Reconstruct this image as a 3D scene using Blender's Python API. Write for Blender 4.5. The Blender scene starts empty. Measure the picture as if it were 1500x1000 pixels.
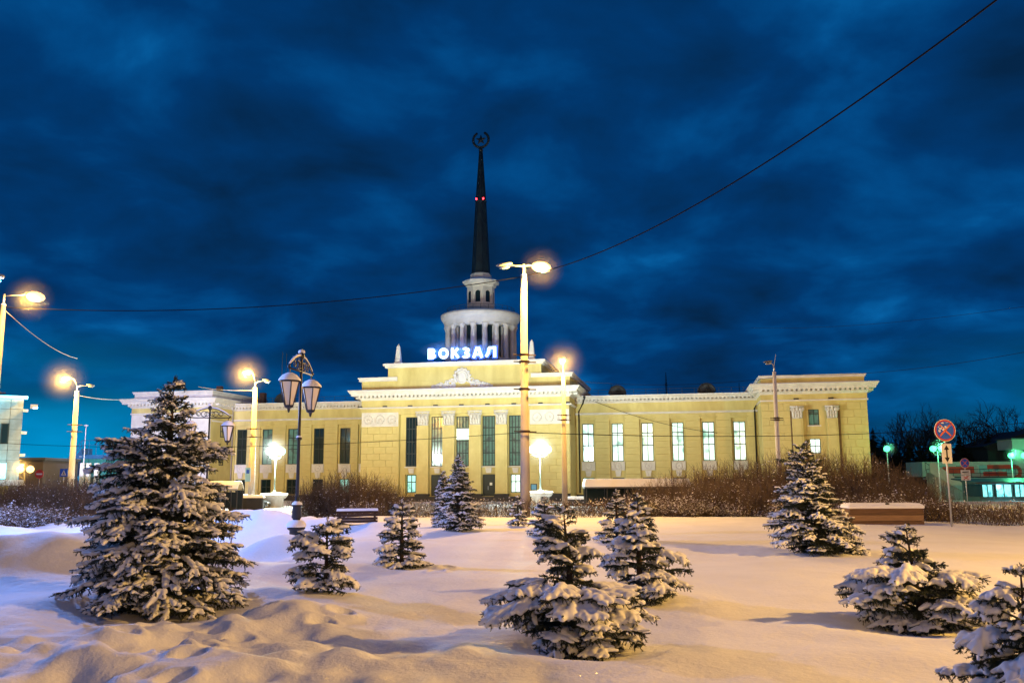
import bpy, math, random
import numpy as np
from mathutils import Vector, Matrix, Euler

# ------------------------------------------------------------------ camera, sky, exposure
SC = bpy.context.scene
COL = SC.collection
R = math.radians
F = 1300.0                                   # focal length in photo pixels (1500 wide)
PITCH = math.atan(200/F); ROLL = R(0.3)
EYE = Vector((0, 0, 3.0))
cd = bpy.data.cameras.new('camera'); cam = bpy.data.objects.new('camera', cd); COL.objects.link(cam)
cd.sensor_width = 36; cd.lens = 36*F/1500; cd.clip_start = .1; cd.clip_end = 3000
cam.location = EYE
cam.rotation_euler = (Matrix.Rotation(math.pi/2+PITCH, 3, 'X') @ Matrix.Rotation(-ROLL, 3, 'Z')).to_euler()
SC.camera = cam
SC.view_settings.view_transform = 'Standard'; SC.view_settings.look = 'None'
SC.view_settings.exposure = 0; SC.view_settings.gamma = 1; SC.view_settings.use_curve_mapping = False

def build_world():
    w = bpy.data.worlds.new('World'); SC.world = w; w.use_nodes = True
    nt = w.node_tree; N = nt.nodes; L = nt.links; N.clear()
    def nd(t, **k):
        n = N.new(t)
        for a, b in k.items(): setattr(n, a, b)
        return n
    def math_(op, a, b=None, clamp=False):
        n = nd('ShaderNodeMath', operation=op); n.use_clamp = clamp
        for i, v in enumerate((a, b)):
            if v is None: continue
            if isinstance(v, (int, float)): n.inputs[i].default_value = v
            else: L.new(v, n.inputs[i])
        return n.outputs[0]
    tc = nd('ShaderNodeTexCoord'); sp = nd('ShaderNodeSeparateXYZ'); L.new(tc.outputs['Generated'], sp.inputs[0])
    z = math_('MAXIMUM', sp.outputs[2], 0.0)
    den = math_('ADD', z, .27)
    cb = nd('ShaderNodeCombineXYZ')
    L.new(math_('DIVIDE', sp.outputs[0], den), cb.inputs[0]); L.new(math_('DIVIDE', sp.outputs[1], den), cb.inputs[1])
    n1 = nd('ShaderNodeTexNoise'); n1.inputs['Scale'].default_value = 3.0; n1.inputs['Detail'].default_value = 8; n1.inputs['Roughness'].default_value = .51
    n1.inputs['Distortion'].default_value = .25
    L.new(cb.outputs[0], n1.inputs['Vector'])
    n2 = nd('ShaderNodeTexNoise'); n2.inputs['Scale'].default_value = .55; n2.inputs['Detail'].default_value = 3
    L.new(cb.outputs[0], n2.inputs['Vector'])
    mixv = math_('ADD', math_('MULTIPLY', n1.outputs[0], .68), math_('MULTIPLY', n2.outputs[0], .32))
    cr = nd('ShaderNodeValToRGB'); L.new(mixv, cr.inputs[0])
    e = cr.color_ramp.elements
    e[0].position = .36; e[0].color = (.0016, .019, .064, 1)
    e[1].position = .71; e[1].color = (.004, .17, .50, 1)
    m = e.new(.50); m.color = (.0006, .038, .150, 1)
    m = e.new(.58); m.color = (.0008, .068, .240, 1)
    # dusk glow low over the horizon, partly covered by cloud
    cr2 = nd('ShaderNodeValToRGB'); L.new(z, cr2.inputs[0])
    e = cr2.color_ramp.elements
    e[0].position = 0; e[0].color = (1, 1, 1, 1); e[1].position = .16; e[1].color = (0, 0, 0, 1)
    n3 = nd('ShaderNodeTexNoise'); n3.inputs['Scale'].default_value = 1.2; n3.inputs['Detail'].default_value = 4
    mp = nd('ShaderNodeMapping'); mp.inputs['Scale'].default_value = (1, 1, 7); L.new(tc.outputs['Generated'], mp.inputs[0]); L.new(mp.outputs[0], n3.inputs['Vector'])
    left = math_('MULTIPLY', math_('ADD', sp.outputs[0], .22), -4.5, True)
    right = math_('MULTIPLY', math_('ADD', sp.outputs[0], -.30), 1.6, True)
    cov = math_('MULTIPLY', math_('MULTIPLY', math_('SUBTRACT', n3.outputs[0], .36), 6, True), math_('ADD', left, right, True))
    glow = math_('MULTIPLY', cr2.outputs[0], cov, True)
    mx = nd('ShaderNodeMixRGB'); L.new(glow, mx.inputs[0]); L.new(cr.outputs[0], mx.inputs[1]); mx.inputs[2].default_value = (0, .33, .68, 1)
    bg = nd('ShaderNodeBackground'); L.new(mx.outputs[0], bg.inputs[0]); bg.inputs[1].default_value = 1.0
    out = nd('ShaderNodeOutputWorld'); L.new(bg.outputs[0], out.inputs[0])
build_world()

# colours of the lamps the photograph shows (and the two that stand just outside it)
SODIUM = (1.0, .53, .09); MERCURY = (.86, 1.0, .90); COLD = (.22, .38, 1.0)

def ray(px, py):
    a = (px-750)/F; b = (500-py)/F
    a, b = a*math.cos(ROLL)+b*math.sin(ROLL), -a*math.sin(ROLL)+b*math.cos(ROLL)
    return Vector((a, math.cos(PITCH)-b*math.sin(PITCH), math.sin(PITCH)+b*math.cos(PITCH)))
def at(px, py, Y):
    """survey helper: the point at distance Y from the eye seen in direction (px,py) of the photograph"""
    r = ray(px, py); return EYE + r*(Y/r.y)

# ------------------------------------------------------------------ terrain height
_rs = np.random.RandomState(7)
_G = _rs.rand(256, 256)
def vnoise(x, y):
    x = np.asarray(x, float); y = np.asarray(y, float)
    xi = np.floor(x).astype(int); yi = np.floor(y).astype(int)
    u = x-xi; v = y-yi; u = u*u*(3-2*u); v = v*v*(3-2*v)
    g = lambda a, b: _G[a % 256, b % 256]
    return (g(xi, yi)*(1-u)+g(xi+1, yi)*u)*(1-v)+(g(xi, yi+1)*(1-u)+g(xi+1, yi+1)*u)*v - .5
def sstep(a, b, x):
    t = np.clip((np.asarray(x, float)-a)/(b-a), 0, 1); return t*t*(3-2*t)
def flat(px, py, z=1.2):
    r = ray(px, py); return EYE + r*((z-3)/r.z)
def edge_y(x):                                # far edge of the raised lawn
    return 44.5 - sstep(4, 20, x)*9.0 - sstep(-6, -18, x)*8
MOUNDS = []                                   # x, y, height, rx, ry
def mound(px, py, h, rx, ry):
    p = flat(px, py); MOUNDS.append((p.x, p.y, h, rx, ry))
mound(75, 840, .5, 2.2, 1.3); mound(20, 850, .22, 1.6, 1.2)
mound(405, 800, .62, 1.0, 1.3); mound(395, 776, .75, 2.3, 1.6); mound(345, 770, .5, 1.8, 1.5)
mound(455, 835, .22, 1.1, 1.0)
mound(40, 764, .22, 3.4, 1.5); mound(112, 762, .42, 1.7, 1.3); mound(-30, 766, .25, 3, 2)
mound(30, 975, .17, .55, .5); mound(120, 985, .12, .7, .4); mound(430, 905, .16, .7, .5); mound(330, 850, .1, 1, 1)
mound(1010, 1010, .10, 2.0, .9); mound(1250, 965, .10, 2.2, .7)
mound(700, 970, .06, 1.2, .5); mound(560, 800, .12, 2, 1.3)
WELLS = []
for px, py, r, dpt in ((235, 905, 1.25, .22), (470, 876, .45, .07), (590, 842, .5, .06), (850, 960, .75, .10), (1345, 925, .8, .08), (945, 890, .6, .06), (1200, 815, .9, .05)):
    p = flat(px, py-12); WELLS.append((p.x, p.y, r, dpt))
TRAIL = []
for px, py in ((255, 1010), (275, 985), (292, 962), (283, 945), (310, 930), (240, 960), (205, 975), (330, 918), (300, 905), (262, 918), (225, 930), (180, 945), (350, 935), (255, 975), (640, 838), (655, 832), (470, 915), (500, 905), (385, 905)):
    p = flat(px, py); TRAIL.append((p.x, p.y))
def H(x, y):
    x = np.asarray(x, float); y = np.asarray(y, float)
    ye = edge_y(x)
    lawn = 1-sstep(0, 3.5, y-ye)
    h = 1.2*lawn
    h = h + lawn*(.16*vnoise(x/4.1+9, y/5.3)+.07*vnoise(x/1.7, y/2.1+31)+.022*vnoise(x/.55, y/.7)+.010*vnoise(x/.21+7, y/.27))
    h = h + (1-lawn)*.10*vnoise(x/5, y/5)
    # trodden, lumpy snow round and in front of the big spruce
    rough = np.exp(-(((x+4.6)/3.2)**2+((y-9.0)/2.6)**2))
    h = h + rough*(.46*np.maximum(vnoise(x/.55+3, y/.62), -.1)+.20*vnoise(x/.25, y/.28+5)+.22*vnoise(x/1.2, y/1.0))
    # cleared path on the left
    yn = 17.5 + .55*np.clip(x+9.5, 0, 30); yf = 31.5+0*x
    path = sstep(0, 1.6, y-yn)*(1-sstep(0, 1.3, y-yf))*(1-sstep(-6.8, -4.8, x - .02*(y-20)))
    h = h*(1-path) + path*(.86+.04*vnoise(x/1.1, y/1.6)+.03*vnoise(x/.35, y/.5))
    h = h + (1-sstep(-6.5, -4.5, x))*.30*np.exp(-((y-yn+.7+.8*vnoise(x/1.3, 3.3+0*x))/.8)**2)*(1+.7*vnoise(x/.6, y/.6))
    h = h + (1-sstep(-5, -3.5, x))*sstep(31, 32.5, y)*(1-sstep(38, 41, y))*(.42*np.maximum(vnoise(x/1.3, y/1.4), -.2)+.24*vnoise(x/.5, y/.5))
    for mx, my, mh, rx, ry in MOUNDS:
        h = h + mh*np.exp(-(((x-mx)/rx)**2+((y-my)/ry)**2))
    for wx, wy, wr, wd in WELLS:
        q = ((x-wx)**2+(y-wy)**2)/(wr*wr)
        h = h - wd*np.exp(-q) + wd*.5*np.exp(-(np.sqrt(q)-1.6)**2*3)
    for tx, ty in TRAIL:
        q = ((x-tx)**2*1.0+(y-ty)**2*1.0)/(.13**2)
        h = h - .17*np.exp(-q*q) + .05*np.exp(-(np.sqrt(q)-1.5)**2*4)
    return h
def foot(px, py):
    """point of the ground seen at (px,py)"""
    r = ray(px, py); prev = 4.0
    ts = np.linspace(4, 160, 4000)
    xs = EYE.x+r.x*ts; ys = EYE.y+r.y*ts; zs = EYE.z+r.z*ts
    d = zs-H(xs, ys); i = int(np.argmax(d < 0))
    if d[i] >= 0: i = len(ts)-1
    return Vector((xs[i], ys[i], float(H(xs[i], ys[i]))))

# ------------------------------------------------------------------ materials
MATS = {}
def mat(name, col, rough=.8, metal=0, emis=None, estr=1, var=0, vscale=3, bump=0, bscale=20, spec=.3, stretch=None, noise_col=None, trans=0):
    if name in MATS: return MATS[name]
    m = bpy.data.materials.new(name); m.use_nodes = True; nt = m.node_tree; b = nt.nodes['Principled BSDF']
    b.inputs['Base Color'].default_value = (*col, 1); b.inputs['Roughness'].default_value = rough; b.inputs['Metallic'].default_value = metal
    b.inputs['Specular IOR Level'].default_value = spec
    L = nt.links
    def coords(scale):
        tc = nt.nodes.new('ShaderNodeTexCoord'); mp = nt.nodes.new('ShaderNodeMapping')
        L.new(tc.outputs['Object'], mp.inputs[0])
        s = stretch or (1, 1, 1); mp.inputs['Scale'].default_value = tuple(scale*q for q in s)
        n = nt.nodes.new('ShaderNodeTexNoise'); n.inputs['Scale'].default_value = 1; n.inputs['Detail'].default_value = 6; n.inputs['Roughness'].default_value = .6
        L.new(mp.outputs[0], n.inputs['Vector']); return n
    if var:
        n = coords(vscale); mx = nt.nodes.new('ShaderNodeMixRGB')
        c2 = noise_col or tuple(max(0, c*(1-var)) for c in col)
        rp = nt.nodes.new('ShaderNodeValToRGB'); rp.color_ramp.elements[0].position = .35; rp.color_ramp.elements[1].position = .68
        L.new(n.outputs[0], rp.inputs[0]); L.new(rp.outputs[0], mx.inputs[0])
        mx.inputs[1].default_value = (*col, 1); mx.inputs[2].default_value = (*c2, 1)
        L.new(mx.outputs[0], b.inputs['Base Color'])
    if bump:
        n = coords(bscale); bp = nt.nodes.new('ShaderNodeBump'); bp.inputs['Strength'].default_value = bump; bp.inputs['Distance'].default_value = .02
        L.new(n.outputs[0], bp.inputs['Height']); L.new(bp.outputs[0], b.inputs['Normal'])
    if emis:
        b.inputs['Emission Color'].default_value = (*emis, 1); b.inputs['Emission Strength'].default_value = estr
    MATS[name] = m; return m

snow = mat('snow', (.86, .87, .90), .65, bump=.35, bscale=9, spec=.35, var=.05, vscale=2)
def add_sparkle(m):
    nt = m.node_tree; b = nt.nodes['Principled BSDF']; L = nt.links
    tc = nt.nodes.new('ShaderNodeTexCoord'); v = nt.nodes.new('ShaderNodeTexVoronoi'); v.inputs['Scale'].default_value = 46
    L.new(tc.outputs['Object'], v.inputs['Vector'])
    lt = nt.nodes.new('ShaderNodeMath'); lt.operation = 'LESS_THAN'; lt.inputs[1].default_value = .26; L.new(v.outputs['Distance'], lt.inputs[0])
    sx = nt.nodes.new('ShaderNodeSeparateXYZ'); L.new(v.outputs['Color'], sx.inputs[0])
    gt = nt.nodes.new('ShaderNodeMath'); gt.operation = 'GREATER_THAN'; gt.inputs[1].default_value = .972; L.new(sx.outputs[0], gt.inputs[0])
    mu = nt.nodes.new('ShaderNodeMath'); mu.operation = 'MULTIPLY'; L.new(lt.outputs[0], mu.inputs[0]); L.new(gt.outputs[0], mu.inputs[1])
    # loose ice crystals: little mirrors facing every way
    gl = nt.nodes.new('ShaderNodeBsdfGlossy'); gl.inputs['Roughness'].default_value = .28; gl.inputs['Color'].default_value = (1, 1, 1, 1)
    ge = nt.nodes.new('ShaderNodeNewGeometry'); vm = nt.nodes.new('ShaderNodeVectorMath'); vm.operation = 'SUBTRACT'
    L.new(v.outputs['Color'], vm.inputs[0]); vm.inputs[1].default_value = (.5, .5, .5)
    va = nt.nodes.new('ShaderNodeVectorMath'); va.operation = 'MULTIPLY_ADD'; L.new(vm.outputs[0], va.inputs[0]); va.inputs[1].default_value = (1.2, 1.2, 1.2); L.new(ge.outputs['Normal'], va.inputs[2])
    nn = nt.nodes.new('ShaderNodeVectorMath'); nn.operation = 'NORMALIZE'; L.new(va.outputs[0], nn.inputs[0]); L.new(nn.outputs[0], gl.inputs['Normal'])
    ms = nt.nodes.new('ShaderNodeMixShader'); L.new(mu.outputs[0], ms.inputs[0]); L.new(b.outputs[0], ms.inputs[1]); L.new(gl.outputs[0], ms.inputs[2])
    L.new(ms.outputs[0], nt.nodes['Material Output'].inputs['Surface'])
ground_snow = mat('ground_snow', (.84, .85, .88), .7, bump=.9, bscale=11, spec=.3, var=.08, vscale=.8); add_sparkle(ground_snow)
needles = mat('spruce_needles', (.022, .038, .030), .6, var=.5, vscale=8, noise_col=(.042, .052, .032))
bark = mat('spruce_bark', (.06, .04, .028), .9, bump=.6, bscale=40)
twigm = mat('bare_twig', (.085, .058, .038), .85, var=.4, vscale=5, noise_col=(.15, .105, .062))
darktwig = mat('distant_bark', (.020, .022, .026), .9)
plaster = mat('yellow_plaster', (.68, .60, .25), .85, var=.18, vscale=.5, bump=.15, bscale=8, noise_col=(.50, .41, .15), stretch=(1, 1, .35))
plaster2 = mat('yellow_block_plaster', (.70, .61, .26), .85, var=.16, vscale=.7, bump=.2, bscale=10, noise_col=(.60, .51, .20))
whitep = mat('white_stucco', (.74, .72, .66), .8, var=.14, vscale=.9, bump=.2, bscale=8, noise_col=(.60, .58, .54))
towerp = mat('tower_stucco', (.62, .59, .52), .8, var=.2, vscale=.8, noise_col=(.48, .46, .42))
plinthm = mat('dark_granite', (.045, .045, .045), .6, var=.3, vscale=1.5)
roofm = mat('roof_sheet', (.05, .055, .06), .5, metal=.3)
framem = mat('dark_window_frame', (.030, .040, .034), .5)
glassd = mat('dark_window_glass', (.010, .022, .022), .08, spec=.6)
spirem = mat('spire_metal', (.006, .009, .014), .5, metal=.1, var=.4, vscale=1.2, noise_col=(.010, .022, .028))
iron = mat('black_iron', (.012, .012, .014), .45, spec=.5)
concrete = mat('pale_concrete', (.38, .35, .32), .85, var=.3, vscale=2, noise_col=(.26, .23, .20), bump=.2, bscale=15, stretch=(1, 1, .25))
darkband = mat('rusty_band', (.06, .035, .02), .8)
steel = mat('galvanised_steel', (.42, .44, .46), .45, metal=.6)
wood = mat('weathered_wood', (.16, .09, .045), .8, var=.4, vscale=6, stretch=(.3, 1, 3))
woodd = mat('dark_wood', (.05, .03, .022), .8)
polem = mat('green_painted_post', (.10, .14, .12), .6)
headm = mat('lamp_housing', (.16, .17, .18), .5)
cablem = mat('cable', (.006, .007, .009), .95, spec=.05)
frosted = mat('frosty_cable', (.55, .55, .55), .8)

def lit_mat(name, col, s, var=.5, vs=1.0, dark=(.02, .2, .15)):
    m = bpy.data.materials.new(name); m.use_nodes = True; nt = m.node_tree; b = nt.nodes['Principled BSDF']; L = nt.links
    b.inputs['Base Color'].default_value = (.1, .12, .11, 1); b.inputs['Roughness'].default_value = .15
    tc = nt.nodes.new('ShaderNodeTexCoord'); oi = nt.nodes.new('ShaderNodeObjectInfo'); va = nt.nodes.new('ShaderNodeVectorMath'); va.operation = 'ADD'
    L.new(tc.outputs['Object'], va.inputs[0]); mu = nt.nodes.new('ShaderNodeVectorMath'); mu.operation = 'SCALE'; mu.inputs['Scale'].default_value = 37
    cb = nt.nodes.new('ShaderNodeCombineXYZ'); L.new(oi.outputs['Random'], cb.inputs[0]); L.new(oi.outputs['Random'], cb.inputs[2]); L.new(cb.outputs[0], mu.inputs[0]); L.new(mu.outputs[0], va.inputs[1])
    br = nt.nodes.new('ShaderNodeTexNoise'); br.inputs['Scale'].default_value = vs; br.inputs['Detail'].default_value = 2; L.new(va.outputs[0], br.inputs['Vector'])
    rp = nt.nodes.new('ShaderNodeValToRGB'); rp.color_ramp.elements[0].position = .32; rp.color_ramp.elements[1].position = .32+.18
    rp.color_ramp.elements[0].color = (*dark, 1); rp.color_ramp.elements[1].color = (*col, 1)
    L.new(br.outputs[0], rp.inputs[0]); L.new(rp.outputs[0], b.inputs['Emission Color']); b.inputs['Emission Strength'].default_value = s
    return m
glassg = lit_mat('green_glow_glass', (.10, .40, .25), .30, vs=1.3, dark=(.004, .02, .016))  # dark panes: patchy green brightness put into their emission
litwin = lit_mat('lit_room_behind_glass', (.76, 1.0, .84), 1.45, vs=.75, dark=(.16, .42, .30))
litwin2 = lit_mat('lit_room_cyan', (.45, 1.0, .80), 1.2, vs=.9, dark=(.05, .35, .28))
litwhite = lit_mat('bright_white_room', (.85, 1, .86), 1.8, dark=(.6, .9, .7))
def emitter(name, col, s):
    m = mat(name, (.1, .1, .1), .5, emis=col, estr=s); return m
em_sod = emitter('sodium_lens', (1, .62, .22), 2.6)
em_sod_s = emitter('sodium_globe', (1, .58, .16), 4)
em_mer = emitter('mercury_globe', (.42, 1, .74), 2.0)
em_grn = emitter('green_globe', (.07, 1, .38), 3.2)
em_cyan = emitter('cyan_tube', (.05, .75, 1), 6)
em_letter = emitter('white_neon_face', (.62, .86, 1), 4)
em_blue = emitter('blue_letter_halo', (.0, .09, 1), 1.5)
em_red = emitter('red_beacon', (1, .02, .03), 14)

# ------------------------------------------------------------------ mesh helpers
class MB:
    def __init__(s): s.v = []; s.f = []
    def add(s, vs, fs):
        o = len(s.v); s.v += [tuple(q) for q in vs]; s.f += [tuple(i+o for i in q) for q in fs]; return s
    def box(s, x0, x1, y0, y1, z0, z1, M=None):
        vs = [(x0, y0, z0), (x1, y0, z0), (x1, y1, z0), (x0, y1, z0), (x0, y0, z1), (x1, y0, z1), (x1, y1, z1), (x0, y1, z1)]
        if M is not None: vs = [M @ Vector(q) for q in vs]
        return s.add(vs, [(0, 3, 2, 1), (4, 5, 6, 7), (0, 1, 5, 4), (1, 2, 6, 5), (2, 3, 7, 6), (3, 0, 4, 7)])
    def frus(s, a, b, z0, z1):                # a,b = (x0,x1,y0,y1) rectangles at z0 and z1
        vs = [(a[0], a[2], z0), (a[1], a[2], z0), (a[1], a[3], z0), (a[0], a[3], z0), (b[0], b[2], z1), (b[1], b[2], z1), (b[1], b[3], z1), (b[0], b[3], z1)]
        return s.add(vs, [(0, 3, 2, 1), (4, 5, 6, 7), (0, 1, 5, 4), (1, 2, 6, 5), (2, 3, 7, 6), (3, 0, 4, 7)])
    def tube(s, pts, rad, n=6, cap=True):
        pts = [Vector(p) for p in pts]
        if isinstance(rad, (int, float)): rad = [rad]*len(pts)
        o = len(s.v); m = len(pts)
        for i, p in enumerate(pts):
            t = (pts[min(i+1, m-1)]-pts[max(i-1, 0)]); t = t.normalized() if t.length > 1e-9 else Vector((0, 0, 1))
            u = t.cross(Vector((0, 0, 1)) if abs(t.z) < .9 else Vector((1, 0, 0))).normalized(); w = t.cross(u)
            for k in range(n):
                a = 2*math.pi*k/n; s.v.append(tuple(p+(u*math.cos(a)+w*math.sin(a))*rad[i]))
        for i in range(m-1):
            for k in range(n):
                k2 = (k+1) % n; s.f.append((o+i*n+k, o+i*n+k2, o+(i+1)*n+k2, o+(i+1)*n+k))
        if cap:
            s.f.append(tuple(o+k for k in range(n))[::-1]); s.f.append(tuple(o+(m-1)*n+k for k in range(n)))
        return s
    def lathe(s, prof, n=24, c=(0, 0, 0), a0=0, a1=2*math.pi):
        o = len(s.v); full = abs(a1-a0-2*math.pi) < 1e-6; k_ = n if full else n+1
        for r, z in prof:
            for k in range(k_):
                a = a0+(a1-a0)*k/n; s.v.append((c[0]+r*math.cos(a), c[1]+r*math.sin(a), c[2]+z))
        for i in range(len(prof)-1):
            for k in range(n):
                k2 = (k+1) % k_ if full else k+1
                s.f.append((o+i*k_+k, o+i*k_+k2, o+(i+1)*k_+k2, o+(i+1)*k_+k))
        return s
    def ell(s, c, r, nu=10, nv=6, M=None):
        prof = []; o = len(s.v)
        for j in range(nv+1):
            t = math.pi*j/nv; 
            for i in range(nu):
                a = 2*math.pi*i/nu; q = Vector((r[0]*math.sin(t)*math.cos(a), r[1]*math.sin(t)*math.sin(a), -r[2]*math.cos(t)))
                if M is not None: q = M @ q
                s.v.append(tuple(Vector(c)+q))
        for j in range(nv):
            for i in range(nu):
                i2 = (i+1) % nu; s.f.append((o+j*nu+i, o+j*nu+i2, o+(j+1)*nu+i2, o+(j+1)*nu+i))
        return s
    def prism(s, poly, y0, y1):               # poly in x,z extruded along y
        n = len(poly); o = len(s.v)
        s.v += [(x, y0, z) for x, z in poly]+[(x, y1, z) for x, z in poly]
        s.f.append(tuple(o+i for i in range(n))); s.f.append(tuple(o+n+i for i in range(n))[::-1])
        for i in range(n):
            j = (i+1) % n; s.f.append((o+i, o+n+i, o+n+j, o+j))
        return s
    def torus(s, c, R_, r_, n=24, m=8, a0=0, a1=2*math.pi, sx=1):   # ring in the xz plane
        pts = [(c[0]+sx*R_*math.cos(a0+(a1-a0)*k/n), c[1], c[2]+R_*math.sin(a0+(a1-a0)*k/n)) for k in range(n+1)]
        return s.tube(pts, r_, m)
    def mesh(s, name, m, smooth=False):
        me = bpy.data.meshes.new(name); me.from_pydata(s.v, [], s.f); me.materials.append(m)
        if smooth: me.shade_smooth() if hasattr(me, 'shade_smooth') else [setattr(p, 'use_smooth', True) for p in me.polygons]
        me.update(); return me
    def build(s, name, m, parent=None, smooth=False, kind=None, label=None):
        return link(name, s.mesh(name, m, smooth), parent, kind=kind, label=label)
def link(name, me, parent=None, loc=None, kind=None, label=None, rot=None):
    o = bpy.data.objects.new(name, me); COL.objects.link(o)
    if parent: o.parent = parent
    if loc is not None: o.location = loc
    if rot is not None: o.rotation_euler = rot
    if kind: o['kind'] = kind
    if label: o['label'] = label
    return o
def thing(name, label, cat, loc=(0, 0, 0), rz=0, group=None):
    o = bpy.data.objects.new(name, None); COL.objects.link(o); o.empty_display_size = .2
    o.location = loc; o.rotation_euler = (0, 0, rz); return tag(o, label, cat, group)
def tag(o, label, cat, group=None):
    o['label'] = label; o['category'] = cat
    if group: o['group'] = group
    return o
def lamp_light(parent, loc, col, power, r=.25, name='lamp_light'):
    ld = bpy.data.lights.new(name, 'POINT'); ld.energy = power; ld.color = col; ld.shadow_soft_size = r
    o = bpy.data.objects.new(name, ld); COL.objects.link(o); o.location = loc
    if parent: o.parent = parent
    return o

# ------------------------------------------------------------------ ground
def spaced(fine0, fine1, step, far0, far1, grow):
    a = list(np.arange(fine0, fine1, step)); s = step; x = a[-1]
    while x < far1: s *= grow; x += s; a.append(x)
    s = step; x = fine0; b = []
    while x > far0: s *= grow; x -= s; b.append(x)
    return np.array(b[::-1]+a)
def build_ground():
    xs = spaced(-8.5, 8.5, .055, -900, 900, 1.045); ys = spaced(5.5, 14, .055, -60, 1500, 1.016)
    X, Y = np.meshgrid(xs, ys); Z = H(X, Y)
    nx, ny = len(xs), len(ys)
    V = np.stack([X.ravel(), Y.ravel(), Z.ravel()], 1)
    i = np.arange(nx*ny).reshape(ny, nx)
    Fc = np.stack([i[:-1, :-1].ravel(), i[:-1, 1:].ravel(), i[1:, 1:].ravel(), i[1:, :-1].ravel()], 1)
    me = bpy.data.meshes.new('snowy_ground'); me.vertices.add(len(V)); me.vertices.foreach_set('co', V.ravel())
    me.loops.add(Fc.size); me.polygons.add(len(Fc)); me.loops.foreach_set('vertex_index', Fc.ravel())
    me.polygons.foreach_set('loop_start', np.arange(0, Fc.size, 4)); me.polygons.foreach_set('loop_total', np.full(len(Fc), 4))
    me.polygons.foreach_set('use_smooth', np.ones(len(Fc), bool)); me.update(calc_edges=True); me.materials.append(ground_snow)
    link('snowy_ground', me, kind='structure')
    print('ground', nx, ny)
build_ground()
def build_road():
    MB().add([(-160, 52, .16), (160, 52, .16), (160, 102, .16), (-160, 102, .16)], [(0, 1, 2, 3)]).build('road', mat('trodden_snow_road', (.22, .21, .21), .8, var=.5, vscale=.6, noise_col=(.5, .5, .52), bump=.3), kind='structure')
build_road()

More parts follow.
